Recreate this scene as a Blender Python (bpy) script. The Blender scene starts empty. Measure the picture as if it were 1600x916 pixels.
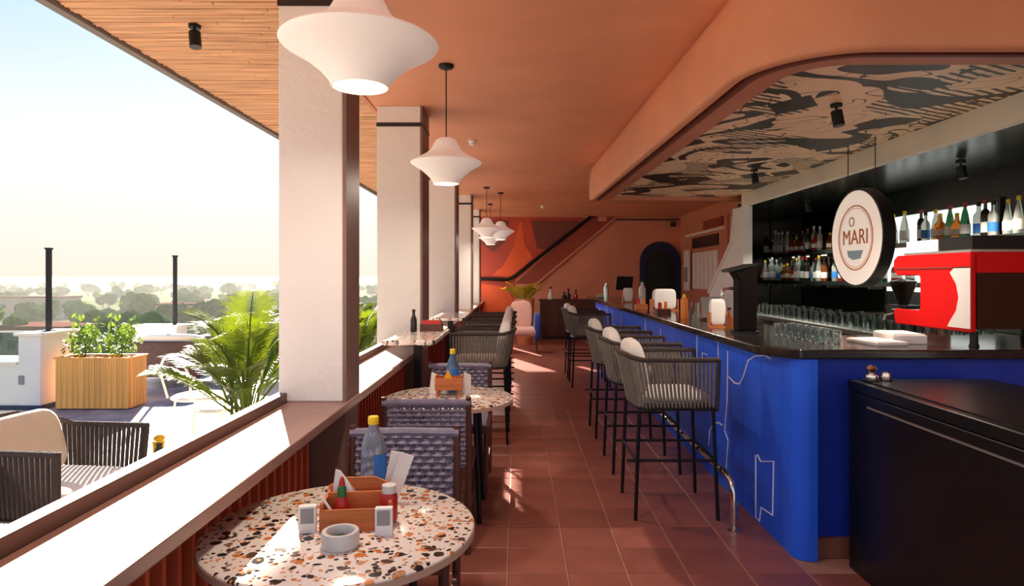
import bpy, math, random
from mathutils import Vector, Matrix, noise
R = math.radians
C = bpy.context.scene.collection
SC = bpy.context.scene

# ------------------------------------------------------------------ camera, sky, sun, exposure
cam_d = bpy.data.cameras.new('camera')
cam_d.sensor_width = 36.0
cam_d.lens = 22.5
cam_d.shift_x = -0.005
cam_d.shift_y = -0.01625
cam_d.clip_start = 0.05
cam_d.clip_end = 3000
cam = bpy.data.objects.new('camera', cam_d)
cam.location = (0, 0, 1.48)
cam.rotation_euler = (R(90), 0, 0)
C.objects.link(cam)
SC.camera = cam

SUN_EL, SUN_AZ = R(23.5), R(-22.4)          # azimuth from +Y, negative = towards -X
world = bpy.data.worlds.new('world')
SC.world = world
world.use_nodes = True
wn = world.node_tree
wn.nodes.clear()
w_out = wn.nodes.new('ShaderNodeOutputWorld')
w_bg = wn.nodes.new('ShaderNodeBackground')
w_tc = wn.nodes.new('ShaderNodeTexCoord')           # clear morning sky: creamy haze at the horizon, blue overhead, white around the sun
w_sep = wn.nodes.new('ShaderNodeSeparateXYZ')
wn.links.new(w_tc.outputs['Generated'], w_sep.inputs[0])
w_ramp = wn.nodes.new('ShaderNodeValToRGB')
SKY = [(0.0, (1.0, .88, .74)), (.05, (1.0, .92, .82)), (.13, (1.0, .97, .94)), (.21, (.86, .93, 1.0)), (.33, (.56, .77, 1.0)), (.6, (.36, .58, .95)), (1.0, (.24, .44, .85))]
el = w_ramp.color_ramp.elements
el[0].position, el[0].color = SKY[0][0], SKY[0][1] + (1,)
el[1].position, el[1].color = SKY[1][0], SKY[1][1] + (1,)
for p, c in SKY[2:]:
    e = el.new(p); e.color = c + (1,)
wn.links.new(w_sep.outputs['Z'], w_ramp.inputs['Fac'])
w_dot = wn.nodes.new('ShaderNodeVectorMath'); w_dot.operation = 'DOT_PRODUCT'
w_dot.inputs[1].default_value = (math.sin(SUN_AZ) * math.cos(SUN_EL), math.cos(SUN_AZ) * math.cos(SUN_EL), math.sin(SUN_EL))
wn.links.new(w_tc.outputs['Generated'], w_dot.inputs[0])
w_mx = wn.nodes.new('ShaderNodeMath'); w_mx.operation = 'MAXIMUM'; w_mx.inputs[1].default_value = 0.0
w_pw = wn.nodes.new('ShaderNodeMath'); w_pw.operation = 'POWER'; w_pw.inputs[1].default_value = 28.0
wn.links.new(w_dot.outputs['Value'], w_mx.inputs[0]); wn.links.new(w_mx.outputs[0], w_pw.inputs[0])
w_gl = wn.nodes.new('ShaderNodeVectorMath'); w_gl.operation = 'SCALE'; w_gl.inputs[0].default_value = (0.22, 0.19, 0.15)
wn.links.new(w_pw.outputs[0], w_gl.inputs['Scale'])
w_add = wn.nodes.new('ShaderNodeVectorMath'); w_add.operation = 'ADD'
wn.links.new(w_ramp.outputs['Color'], w_add.inputs[0]); wn.links.new(w_gl.outputs[0], w_add.inputs[1])
w_bg.inputs['Strength'].default_value = 0.86
wn.links.new(w_add.outputs[0], w_bg.inputs['Color'])
wn.links.new(w_bg.outputs[0], w_out.inputs['Surface'])

sun_d = bpy.data.lights.new('sun', 'SUN')
sun_d.energy = 24.0
sun_d.angle = R(0.8)
sun_d.color = (1.0, 0.90, 0.78)
sun = bpy.data.objects.new('sun', sun_d)
sdir = Vector((math.sin(SUN_AZ) * math.cos(SUN_EL), math.cos(SUN_AZ) * math.cos(SUN_EL), math.sin(SUN_EL)))
sun.rotation_euler = sdir.to_track_quat('Z', 'Y').to_euler()
sun.location = (-6, 10, 8)
C.objects.link(sun)

SC.view_settings.view_transform = 'Standard'
SC.view_settings.look = 'None'
SC.view_settings.gamma = 1
SC.view_settings.use_curve_mapping = False
SC.view_settings.exposure = 0.3
SC.cycles.max_bounces = 10
SC.cycles.diffuse_bounces = 6
SC.cycles.glossy_bounces = 5
SC.cycles.transmission_bounces = 8
SC.cycles.volume_bounces = 1
SC.cycles.sample_clamp_indirect = 8
SC.cycles.use_denoising = True

# ------------------------------------------------------------------ materials
def rgb(r, g, b):                            # sRGB 0..255 -> linear
    f = lambda c: (c / 255 / 12.92) if c / 255 <= 0.04045 else ((c / 255 + 0.055) / 1.055) ** 2.4
    return (f(r), f(g), f(b), 1.0)

MATS = {}
def mat(name, col, rough=0.6, metal=0.0, var=0.0, vscale=6.0, bump=0.0, bscale=40.0, col2=None,
        spec=0.5, trans=0.0, ior=1.45, coat=0.0, stretch=None, sheen=0.0, emit=None, estr=0.0, alpha=None, objrand=0.0):
    m = bpy.data.materials.new(name)
    m.use_nodes = True
    nt = m.node_tree
    b = nt.nodes['Principled BSDF']
    b.inputs['Base Color'].default_value = col
    b.inputs['Roughness'].default_value = rough
    b.inputs['Metallic'].default_value = metal
    b.inputs['Specular IOR Level'].default_value = spec
    b.inputs['IOR'].default_value = ior
    b.inputs['Transmission Weight'].default_value = trans
    b.inputs['Coat Weight'].default_value = coat
    b.inputs['Coat Roughness'].default_value = 0.05
    if sheen: b.inputs['Sheen Weight'].default_value = sheen
    if emit:
        b.inputs['Emission Color'].default_value = emit
        b.inputs['Emission Strength'].default_value = estr
    tc = nt.nodes.new('ShaderNodeTexCoord')
    mp = nt.nodes.new('ShaderNodeMapping')
    nt.links.new(tc.outputs['Object'], mp.inputs['Vector'])
    if stretch: mp.inputs['Scale'].default_value = stretch
    src = None
    if var > 0 or col2:
        nz = nt.nodes.new('ShaderNodeTexNoise')
        nz.inputs['Scale'].default_value = vscale
        nz.inputs['Detail'].default_value = 5
        nt.links.new(mp.outputs[0], nz.inputs['Vector'])
        rp = nt.nodes.new('ShaderNodeValToRGB')
        rp.color_ramp.elements[0].position = 0.32
        rp.color_ramp.elements[1].position = 0.68
        c2 = col2 or tuple(min(1, c * (1 + var)) for c in col[:3]) + (1,)
        c1 = col if col2 else tuple(c * (1 - var) for c in col[:3]) + (1,)
        rp.color_ramp.elements[0].color = c1
        rp.color_ramp.elements[1].color = c2
        nt.links.new(nz.outputs['Fac'], rp.inputs['Fac'])
        src = rp.outputs['Color']
    if objrand > 0:
        oi = nt.nodes.new('ShaderNodeObjectInfo')
        mr = nt.nodes.new('ShaderNodeMapRange')
        mr.inputs['To Min'].default_value = 1 - objrand
        mr.inputs['To Max'].default_value = 1 + objrand
        nt.links.new(oi.outputs['Random'], mr.inputs['Value'])
        mx = nt.nodes.new('ShaderNodeVectorMath'); mx.operation = 'SCALE'
        if src: nt.links.new(src, mx.inputs[0])
        else: mx.inputs[0].default_value = col[:3]
        nt.links.new(mr.outputs[0], mx.inputs['Scale'])
        src = mx.outputs[0]
    if src: nt.links.new(src, b.inputs['Base Color'])
    if bump > 0:
        nb = nt.nodes.new('ShaderNodeTexNoise')
        nb.inputs['Scale'].default_value = bscale
        nb.inputs['Detail'].default_value = 4
        nt.links.new(mp.outputs[0], nb.inputs['Vector'])
        bp = nt.nodes.new('ShaderNodeBump')
        bp.inputs['Strength'].default_value = bump
        bp.inputs['Distance'].default_value = 0.02
        nt.links.new(nb.outputs['Fac'], bp.inputs['Height'])
        nt.links.new(bp.outputs['Normal'], b.inputs['Normal'])
    MATS[name] = m
    return m

M = MATS
mat('terracotta_plaster', rgb(233,160,124), 0.55, var=0.07, vscale=1.6, bump=0.15, bscale=9)
mat('terracotta_trim', rgb(206,134,106), 0.5, var=0.06, vscale=3)
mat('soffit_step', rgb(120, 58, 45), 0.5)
mat('terracotta_wall', rgb(216,142,112), 0.6, var=0.08, vscale=1.2, bump=0.1, bscale=12)
mat('floor_tile', rgb(152,92,78), 0.34, var=0.14, vscale=4, bump=0.08, bscale=14, objrand=0.10)
mat('floor_grout', rgb(180,134,116), 0.8, var=0.1)
mat('pillar_plaster', rgb(232, 226, 222), 0.7, var=0.03, vscale=3, bump=0.25, bscale=35)
mat('brown_clad', rgb(128,98,88), 0.5, var=0.12, vscale=5, stretch=(1, 1, 0.15))
mat('dark_band', rgb(40, 32, 30), 0.5)
mat('coping_stone', rgb(150, 112, 98), 0.36, var=0.1, vscale=6, spec=0.8)
mat('coping_lip', rgb(92, 62, 52), 0.4, var=0.12, vscale=8, stretch=(1, 0.2, 1))
mat('orange_slat', rgb(214, 96, 62), 0.5, var=0.08)
mat('bamboo', rgb(214, 164, 124), 0.6, var=0.34, vscale=5, stretch=(0.35, 16, 1), bump=0.15)
mat('gray_trim', rgb(128, 118, 112), 0.5)
mat('black_metal', rgb(26, 24, 24), 0.45, metal=0.3, var=0.05)
mat('rope', rgb(130,120,110), 0.85, var=0.16, vscale=30, bump=0.4, bscale=160)
mat('rope_dark', rgb(70, 58, 54), 0.85, var=0.16, vscale=30, bump=0.4, bscale=160)
mat('cushion', rgb(228, 222, 214), 0.9, var=0.03, vscale=8, bump=0.15, bscale=120, sheen=0.2)
mat('cushion_tan', rgb(214, 196, 176), 0.9, var=0.03, vscale=8, bump=0.15, bscale=120, sheen=0.2)
mat('weave', rgb(132,124,142), 0.7, var=0.15, vscale=22, bump=0.2, bscale=120)
mat('wood_dark', rgb(84, 46, 34), 0.5, var=0.2, vscale=6, stretch=(1, 1, 0.2), bump=0.08)
mat('wood_box', rgb(196,112,60), 0.45, var=0.25, vscale=10, stretch=(0.3, 1, 4), bump=0.1)
mat('wood_planter', rgb(238, 172, 92), 0.5, var=0.18, vscale=8, stretch=(3, 3, 0.25), bump=0.06, objrand=0.12)
mat('bar_blue', rgb(36,102,255), 0.5, var=0.12, vscale=3, bump=0.1, bscale=5, objrand=0.06)
mat('bar_blue_shaded', rgb(24, 56, 178), 0.5, var=0.06)  # darker copy of the bar blue, the end face's shade put into the colour
mat('art_line', rgb(245, 248, 255), 0.5)
mat('counter_stone', rgb(44, 38, 36), 0.12, var=0.25, vscale=24, spec=0.6)
mat('chrome', rgb(225, 215, 205), 0.16, metal=1.0)
mat('steel', rgb(200, 205, 200), 0.3, metal=1.0, var=0.05)
mat('black_gloss', rgb(18, 18, 19), 0.3, var=0.2, vscale=4)
mat('black_top', rgb(10, 9, 9), 0.35)
mat('red_enamel', rgb(224, 6, 5), 0.4, spec=0.25)
mat('white_enamel', rgb(238, 228, 224), 0.3)
mat('lamp_shade', rgb(248, 240, 234), 0.65, var=0.015, vscale=5, emit=(1, .90, .82, 1), estr=0.14)
mat('added_glow_strip', rgb(255, 255, 250), 0.5, emit=(.95, 1.0, .93, 1), estr=6.0)  # glow for the strips added under the bottle shelves
mat('lamp_glow', rgb(255, 226, 190), 0.6, emit=(1.0, 0.74, 0.46, 1), estr=1.6)
mat('white_paint', rgb(236, 232, 230), 0.6, var=0.03, vscale=3)
mat('cream_paint', rgb(242,232,218), 0.6, var=0.03, vscale=3)
mat('niche_dark', rgb(30, 38, 34), 0.22, var=0.3, vscale=2)
mat('mirror', rgb(176, 160, 146), 0.04, metal=1.0)
mat('glass_clear', rgb(240, 248, 244), 0.02, trans=1.0, ior=1.45)
mat('glass_rail', rgb(205, 228, 222), 0.02, trans=1.0, ior=1.1)
mat('glass_amber', rgb(196, 110, 36), 0.05, trans=0.75)
mat('glass_green', rgb(52, 104, 62), 0.05, trans=0.7)
mat('glass_blue', rgb(120, 170, 205), 0.05, trans=0.7)
mat('glass_pale', rgb(220, 224, 214), 0.06, trans=0.6)
mat('bottle_red', rgb(150, 34, 28), 0.15)
mat('bottle_dark', rgb(40, 32, 28), 0.1)
mat('paper_white', rgb(240, 236, 230), 0.8)
mat('paper_gray', rgb(150, 148, 148), 0.8)
mat('label_blue', rgb(46, 118, 196), 0.5)
mat('plastic_clear', rgb(226, 236, 246), 0.08, trans=0.86, ior=1.12)
mat('opal_glow', rgb(240, 246, 244), 0.4, emit=(.93, 1.0, .97, 1), estr=0.85)  # pale pane colour with an even glow of its own
mat('machine_back', rgb(74, 58, 46), 0.08, metal=0.7)
mat('edge_beige', rgb(196, 160, 136), 0.4)
mat('tower_black', rgb(22, 16, 14), 0.6, spec=0.08)
mat('cap_yellow', rgb(246, 206, 26), 0.4)
mat('cap_black', rgb(20, 20, 20), 0.4)
mat('yellow_tissue', rgb(240, 180, 30), 0.8)
mat('orange_plastic', rgb(232, 130, 40), 0.4)
mat('green_plastic', rgb(40, 110, 50), 0.4)
mat('red_plastic', rgb(190, 34, 28), 0.35)
mat('ceramic', rgb(214, 208, 202), 0.25, var=0.05, vscale=20)
mat('ash_dark', rgb(60, 66, 56), 0.9, var=0.3, vscale=60)
def leaf(name, col, tr, vscale=5, rnd_=0.2):
    m = mat_(name, col, 0.5, var=0.3, vscale=vscale, objrand=rnd_)
    nt = m.node_tree; pb = nt.nodes['Principled BSDF']; out = nt.nodes['Material Output']
    t = nt.nodes.new('ShaderNodeBsdfTranslucent'); t.inputs['Color'].default_value = tr
    mx = nt.nodes.new('ShaderNodeMixShader'); mx.inputs['Fac'].default_value = 0.34
    nt.links.new(pb.outputs[0], mx.inputs[1]); nt.links.new(t.outputs[0], mx.inputs[2]); nt.links.new(mx.outputs[0], out.inputs['Surface'])
def mat_(*a, **k):
    mat(*a, **k); return MATS[a[0]]
leaf('palm_leaf', rgb(92, 116, 34), rgb(120, 134, 22))
leaf('palm_leaf_yellow', rgb(176, 160, 48), rgb(190, 170, 40))
leaf('shrub_leaf', rgb(104, 140, 58), rgb(130, 150, 50), 6)
mat('palm_stem', rgb(140, 140, 60), 0.6)
mat('soil', rgb(60, 44, 34), 0.95, var=0.3, vscale=40)
mat('pot_white', rgb(226, 216, 204), 0.5)
mat('pot_orange', rgb(206, 128, 92), 0.5)
mat('terrace_pale', rgb(206, 192, 180), 0.55, var=0.1, vscale=5, objrand=0.06)
mat('terrace_blue', rgb(92, 104, 132), 0.35, col2=rgb(150, 150, 166), vscale=3.2, objrand=0.18)
mat('terrace_grout', rgb(196, 190, 188), 0.8)
mat('wicker_dark', rgb(76, 60, 60), 0.8, var=0.2, vscale=40, bump=0.3, bscale=90)
mat('lilac_fabric', rgb(140, 122, 150), 0.9, var=0.08)
mat('fabric_blue', rgb(36, 66, 150), 0.85, var=0.08, sheen=0.3)
mat('fabric_pink', rgb(226, 178, 164), 0.85, var=0.05, sheen=0.3)
mat('navy_paint', rgb(28, 44, 84), 0.45)
mat('door_dark', rgb(26, 34, 34), 0.3)
mat('mural_red', rgb(196, 74, 48), 0.65, col2=rgb(160, 62, 48), vscale=1.1)
mat('mural_orange', rgb(226, 92, 44), 0.65, var=0.1, vscale=2)
mat('mural_brown', rgb(118, 58, 50), 0.65, var=0.1, vscale=2)
mat('stringer', rgb(150, 66, 48), 0.6, var=0.1, vscale=2)
mat('tree_leaf', rgb(66, 88, 50), 0.9, spec=0.0, var=0.35, vscale=0.35, objrand=0.25)
mat('tree_leaf_pale', rgb(98, 112, 62), 0.9, spec=0.0, var=0.3, vscale=0.35, objrand=0.25)
mat('bark', rgb(88, 70, 56), 0.9)
mat('ground_far', rgb(84, 96, 62), 0.9, col2=rgb(112, 110, 84), vscale=0.02, spec=0.0)
mat('building_wall', rgb(150, 132, 122), 0.8, var=0.06, vscale=0.3)
mat('building_roof', rgb(108, 74, 66), 0.9, spec=0.0)
mat('window_dark', rgb(70, 76, 84), 0.2)
mat('light_pole_black', rgb(20, 20, 24), 0.5)
mat('sign_face_glow', rgb(246, 234, 222), 0.5, emit=rgb(255, 238, 222), estr=0.34)  # glow put into the face colour to brighten the sign
mat('sign_orange', rgb(214, 130, 76), 0.5)
mat('sign_blue', rgb(168, 202, 226), 0.5)
mat('sign_mauve', rgb(196, 160, 160), 0.5)
mat('plinth_brown', rgb(134, 84, 68), 0.5)

def terrazzo():
    m = bpy.data.materials.new('terrazzo'); m.use_nodes = True
    nt = m.node_tree; b = nt.nodes['Principled BSDF']
    b.inputs['Roughness'].default_value = 0.16
    tc = nt.nodes.new('ShaderNodeTexCoord')
    wz = nt.nodes.new('ShaderNodeTexNoise'); wz.inputs['Scale'].default_value = 16; wz.inputs['Detail'].default_value = 3
    nt.links.new(tc.outputs['Object'], wz.inputs['Vector'])
    wa = nt.nodes.new('ShaderNodeVectorMath'); wa.operation = 'MULTIPLY_ADD'
    wa.inputs[1].default_value = (0.035, 0.035, 0.0)
    nt.links.new(wz.outputs['Color'], wa.inputs[0]); nt.links.new(tc.outputs['Object'], wa.inputs[2])
    last = None
    for scale, thr, keep in ((27, 0.34, 0.55), (60, 0.32, 0.5)):
        v = nt.nodes.new('ShaderNodeTexVoronoi'); v.inputs['Scale'].default_value = scale
        v.voronoi_dimensions = '2D'
        nt.links.new(wa.outputs[0], v.inputs['Vector'])
        sp = nt.nodes.new('ShaderNodeSeparateColor'); nt.links.new(v.outputs['Color'], sp.inputs[0])
        lt = nt.nodes.new('ShaderNodeMath'); lt.operation = 'LESS_THAN'
        ml = nt.nodes.new('ShaderNodeMath'); ml.operation = 'MULTIPLY'; ml.inputs[1].default_value = thr
        nt.links.new(sp.outputs['Green'], ml.inputs[0])
        ad = nt.nodes.new('ShaderNodeMath'); ad.operation = 'ADD'; ad.inputs[1].default_value = 0.14
        nt.links.new(ml.outputs[0], ad.inputs[0])
        nt.links.new(v.outputs['Distance'], lt.inputs[0]); nt.links.new(ad.outputs[0], lt.inputs[1])
        kp = nt.nodes.new('ShaderNodeMath'); kp.operation = 'LESS_THAN'; kp.inputs[1].default_value = keep
        nt.links.new(sp.outputs['Blue'], kp.inputs[0])
        mk = nt.nodes.new('ShaderNodeMath'); mk.operation = 'MULTIPLY'
        nt.links.new(lt.outputs[0], mk.inputs[0]); nt.links.new(kp.outputs[0], mk.inputs[1])
        rp = nt.nodes.new('ShaderNodeValToRGB'); cr = rp.color_ramp; cr.interpolation = 'CONSTANT'
        cols = [(0, rgb(52, 48, 46)), (0.22, rgb(206, 122, 62)), (0.45, rgb(92, 72, 60)), (0.6, rgb(34, 32, 34)), (0.78, rgb(190, 150, 118)), (0.9, rgb(224, 150, 90))]
        cr.elements[0].position, cr.elements[0].color = cols[0]
        cr.elements[1].position, cr.elements[1].color = cols[1]
        for p, c in cols[2:]:
            e = cr.elements.new(p); e.color = c
        nt.links.new(sp.outputs['Red'], rp.inputs['Fac'])
        mx = nt.nodes.new('ShaderNodeMix'); mx.data_type = 'RGBA'
        nt.links.new(mk.outputs[0], mx.inputs['Factor'])
        if last: nt.links.new(last, mx.inputs[6])
        else: mx.inputs[6].default_value = rgb(236, 226, 216)
        nt.links.new(rp.outputs['Color'], mx.inputs[7])
        last = mx.outputs[2]
    nt.links.new(last, b.inputs['Base Color'])
    MATS['terrazzo'] = m
terrazzo()

def mural_mat():
    """flat black-on-peach brushwork painted on the ceiling over the bar"""
    m = bpy.data.materials.new('mural_print'); m.use_nodes = True
    nt = m.node_tree; b = nt.nodes['Principled BSDF']; b.inputs['Roughness'].default_value = 0.4
    tc = nt.nodes.new('ShaderNodeTexCoord')
    def nd(t, **k):
        n = nt.nodes.new(t)
        for q, v in k.items(): setattr(n, q, v)
        return n
    def math_(op, a_, b_=None):
        n = nd('ShaderNodeMath', operation=op)
        for i, v in enumerate((a_, b_)):
            if v is None: continue
            if isinstance(v, (int, float)): n.inputs[i].default_value = v
            else: nt.links.new(v, n.inputs[i])
        return n.outputs[0]
    def mapped(sx, sy, rot, off=0.0):
        mp = nd('ShaderNodeMapping'); mp.inputs['Scale'].default_value = (sx, sy, 1); mp.inputs['Rotation'].default_value = (0, 0, rot); mp.inputs['Location'].default_value = (off, off * .7, 0)
        nt.links.new(tc.outputs['Object'], mp.inputs['Vector']); return mp.outputs[0]
    def noise_(vec, scale, detail=0.0, dist=0.0):
        n = nd('ShaderNodeTexNoise'); n.inputs['Scale'].default_value = scale; n.inputs['Detail'].default_value = detail; n.inputs['Distortion'].default_value = dist
        nt.links.new(vec, n.inputs['Vector']); return n.outputs['Fac']
    # broad curling strokes, blocky strokes, and hatched patches
    curl = math_('FRACT', math_('MULTIPLY', noise_(mapped(1, 1.2, .4), 1.0, 0, 1.4), 3.4))
    curl = math_('MULTIPLY', math_('GREATER_THAN', curl, .56), math_('GREATER_THAN', noise_(mapped(1, 1, 0, 3), 1.5), .44))
    vo = nd('ShaderNodeTexVoronoi', distance='CHEBYCHEV'); vo.inputs['Scale'].default_value = 2.6
    nt.links.new(mapped(1, .7, .75), vo.inputs['Vector'])
    sp = nd('ShaderNodeSeparateColor'); nt.links.new(vo.outputs['Color'], sp.inputs[0])
    blocks = math_('MULTIPLY', math_('LESS_THAN', sp.outputs['Red'], .40), math_('LESS_THAN', vo.outputs['Distance'], .30))
    wv = nd('ShaderNodeTexWave'); wv.inputs['Scale'].default_value = 5.5; wv.inputs['Distortion'].default_value = 1.5
    nt.links.new(mapped(1, 1, 1.1), wv.inputs['Vector'])
    hatch = math_('MULTIPLY', math_('GREATER_THAN', wv.outputs['Fac'], .62), math_('GREATER_THAN', noise_(mapped(1, 1, 0, 9), 1.9), .56))
    thin = math_('LESS_THAN', math_('ABSOLUTE', math_('SUBTRACT', noise_(mapped(1, 1, 0, 5), 2.6, 0, 2.0), .5)), .012)
    tot = math_('MAXIMUM', math_('MAXIMUM', curl, blocks), math_('MAXIMUM', hatch, thin))
    class O: outputs = [tot]
    mxm = O
    mx = nt.nodes.new('ShaderNodeMix'); mx.data_type = 'RGBA'
    nt.links.new(mxm.outputs[0], mx.inputs['Factor'])
    mx.inputs[6].default_value = rgb(255, 224, 188); mx.inputs[7].default_value = rgb(46, 40, 36)
    nt.links.new(mx.outputs[2], b.inputs['Base Color'])
    MATS['mural_print'] = m
mural_mat()

# ------------------------------------------------------------------ mesh builder
class MB:
    def __init__(s): s.v = []; s.f = []
    def add(s, vs, fs):
        o = len(s.v); s.v.extend([tuple(v) for v in vs]); s.f.extend([tuple(i + o for i in f) for f in fs]); return s
    def box(s, x0, x1, y0, y1, z0, z1):
        return s.add([(x0,y0,z0),(x1,y0,z0),(x1,y1,z0),(x0,y1,z0),(x0,y0,z1),(x1,y0,z1),(x1,y1,z1),(x0,y1,z1)],
              [(0,3,2,1),(4,5,6,7),(0,1,5,4),(1,2,6,5),(2,3,7,6),(3,0,4,7)])
    def cbox(s, c, d, rz=0.0, ry=0.0, rx=0.0):
        m = Matrix.Translation(c) @ Matrix.Rotation(rz, 4, 'Z') @ Matrix.Rotation(ry, 4, 'Y') @ Matrix.Rotation(rx, 4, 'X')
        h = [x / 2 for x in d]
        p = [(-h[0],-h[1],-h[2]),(h[0],-h[1],-h[2]),(h[0],h[1],-h[2]),(-h[0],h[1],-h[2]),(-h[0],-h[1],h[2]),(h[0],-h[1],h[2]),(h[0],h[1],h[2]),(-h[0],h[1],h[2])]
        return s.add([m @ Vector(q) for q in p], [(0,3,2,1),(4,5,6,7),(0,1,5,4),(1,2,6,5),(2,3,7,6),(3,0,4,7)])
    def prism(s, poly, a0, a1, axis='z'):
        n = len(poly)
        f = {'z': lambda p, a: (p[0], p[1], a), 'x': lambda p, a: (a, p[0], p[1]), 'y': lambda p, a: (p[0], a, p[1])}[axis]
        vs = [f(p, a0) for p in poly] + [f(p, a1) for p in poly]
        fs = [tuple(range(n))[::-1], tuple(range(n, 2 * n))] + [(i, (i + 1) % n, n + (i + 1) % n, n + i) for i in range(n)]
        return s.add(vs, fs)
    def tube(s, pts, r, n=8, closed=False, sq=1.0):
        P = [Vector(p) for p in pts]; k = len(P)
        rs = r if isinstance(r, (list, tuple)) else [r] * k
        up = None; rings = []
        for i in range(k):
            if closed: t = P[(i + 1) % k] - P[i - 1]
            elif i == 0: t = P[1] - P[0]
            elif i == k - 1: t = P[-1] - P[-2]
            else: t = (P[i + 1] - P[i]).normalized() + (P[i] - P[i - 1]).normalized()
            t.normalize()
            if up is None:
                a = Vector((0, 0, 1)) if abs(t.z) < 0.9 else Vector((1, 0, 0))
                up = (a - t * a.dot(t)).normalized()
            else:
                up = (up - t * up.dot(t)).normalized()
            w = t.cross(up)
            rings.append([P[i] + (up * math.cos(2 * math.pi * j / n) * sq + w * math.sin(2 * math.pi * j / n)) * rs[i] for j in range(n)])
        vs = [q for g in rings for q in g]; fs = []
        for i in range(k if closed else k - 1):
            a = i * n; b = ((i + 1) % k) * n
            for j in range(n): fs.append((a + j, a + (j + 1) % n, b + (j + 1) % n, b + j))
        if not closed:
            fs.append(tuple(range(n))[::-1]); fs.append(tuple((k - 1) * n + j for j in range(n)))
        return s.add(vs, fs)
    def lathe(s, prof, n=24, c=(0, 0, 0)):
        vs = []; fs = []; k = len(prof)
        for (r, z) in prof:
            for j in range(n):
                a = 2 * math.pi * j / n; vs.append((c[0] + r * math.cos(a), c[1] + r * math.sin(a), c[2] + z))
        for i in range(k - 1):
            for j in range(n): fs.append((i * n + j, i * n + (j + 1) % n, (i + 1) * n + (j + 1) % n, (i + 1) * n + j))
        if prof[0] == prof[-1]: return s.add(vs, fs)
        if prof[0][0] > 1e-5: fs.append(tuple(range(n))[::-1])
        if prof[-1][0] > 1e-5: fs.append(tuple((k - 1) * n + j for j in range(n)))
        return s.add(vs, fs)
    def cushion(s, c, d, e=0.35, n=12, rz=0.0, ry=0.0, rx=0.0):
        m = Matrix.Translation(c) @ Matrix.Rotation(rz, 4, 'Z') @ Matrix.Rotation(ry, 4, 'Y') @ Matrix.Rotation(rx, 4, 'X')
        sg = lambda v, p: math.copysign(abs(v) ** p, v)
        vs = []; fs = []; N = 2 * n
        for i in range(n + 1):
            u = -math.pi / 2 + math.pi * i / n
            for j in range(N):
                w = 2 * math.pi * j / N
                vs.append(m @ Vector((d[0] / 2 * sg(math.cos(u), e + .15) * sg(math.cos(w), e), d[1] / 2 * sg(math.cos(u), e + .15) * sg(math.sin(w), e), d[2] / 2 * sg(math.sin(u), e + .35))))
        for i in range(n):
            for j in range(N): fs.append((i * N + j, i * N + (j + 1) % N, (i + 1) * N + (j + 1) % N, (i + 1) * N + j))
        return s.add(vs, fs)
    def mesh(s, name, m, smooth=False, angle=40):
        me = bpy.data.meshes.new(name)
        me.from_pydata(s.v, [], s.f)
        me.materials.append(m if not isinstance(m, str) else MATS[m])
        if smooth:
            me.polygons.foreach_set('use_smooth', [True] * len(me.polygons))
            try: me.set_sharp_from_angle(angle=R(angle))
            except Exception: pass
        me.update()
        return me
    def build(s, name, m, parent=None, smooth=False, bevel=0.0, loc=None, kind=None):
        o = bpy.data.objects.new(name, s.mesh(name, m, smooth))
        C.objects.link(o)
        if parent: o.parent = parent
        if loc is not None: o.location = loc
        if bevel:
            md = o.modifiers.new('bevel', 'BEVEL'); md.width = bevel; md.segments = 2; md.limit_method = 'ANGLE'
        if kind: o['kind'] = kind
        return o

def tag(o, label=None, cat=None, group=None, kind=None):
    if label: o['label'] = label
    if cat: o['category'] = cat
    if group: o['group'] = group
    if kind: o['kind'] = kind
    return o
def thing(name, label, cat, loc=(0, 0, 0), rz=0.0, group=None):
    o = bpy.data.objects.new(name, None); C.objects.link(o)
    o.empty_display_size = 0.1
    o.location = loc; o.rotation_euler = (0, 0, rz)
    return tag(o, label, cat, group)
def struct(name, mb, m, bevel=0.0, label=None, smooth=False, loc=None):
    o = mb.build(name, m, None, smooth, bevel, loc); o['kind'] = 'structure'
    if label: o['label'] = label
    return o
KIDS = {}
def kids(o): return [c for c in o.children]
def dup(o, loc=None, rz=None, label=None, group=None, parent=None):
    def rec(a, p):
        c = a.copy(); C.objects.link(c)
        if p is not None: c.parent = p
        for ch in a.children: rec(ch, c)
        return c
    c = rec(o, parent)
    if loc is not None: c.location = loc
    if rz is not None: c.rotation_euler = (0, 0, rz)
    if label: c['label'] = label
    if group: c['group'] = group
    return c
def piece(name, me, parent, loc=(0, 0, 0), rot=(0, 0, 0), scale=None):
    o = bpy.data.objects.new(name, me); C.objects.link(o); o.parent = parent
    o.location = loc; o.rotation_euler = rot
    if scale: o.scale = scale
    return o
def text_mesh(txt, size, m, depth=0.002):
    cu = bpy.data.curves.new('lettering', 'FONT'); cu.body = txt; cu.size = size; cu.extrude = depth
    cu.align_x = 'CENTER'; cu.align_y = 'CENTER'
    o = bpy.data.objects.new('lettering', cu); C.objects.link(o)
    bpy.context.view_layer.update()
    dg = bpy.context.evaluated_depsgraph_get()
    me = bpy.data.meshes.new_from_object(o.evaluated_get(dg))
    bpy.data.objects.remove(o); bpy.data.curves.remove(cu)
    me.materials.clear(); me.materials.append(MATS[m])
    return me
rnd = random.Random(7)
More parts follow.
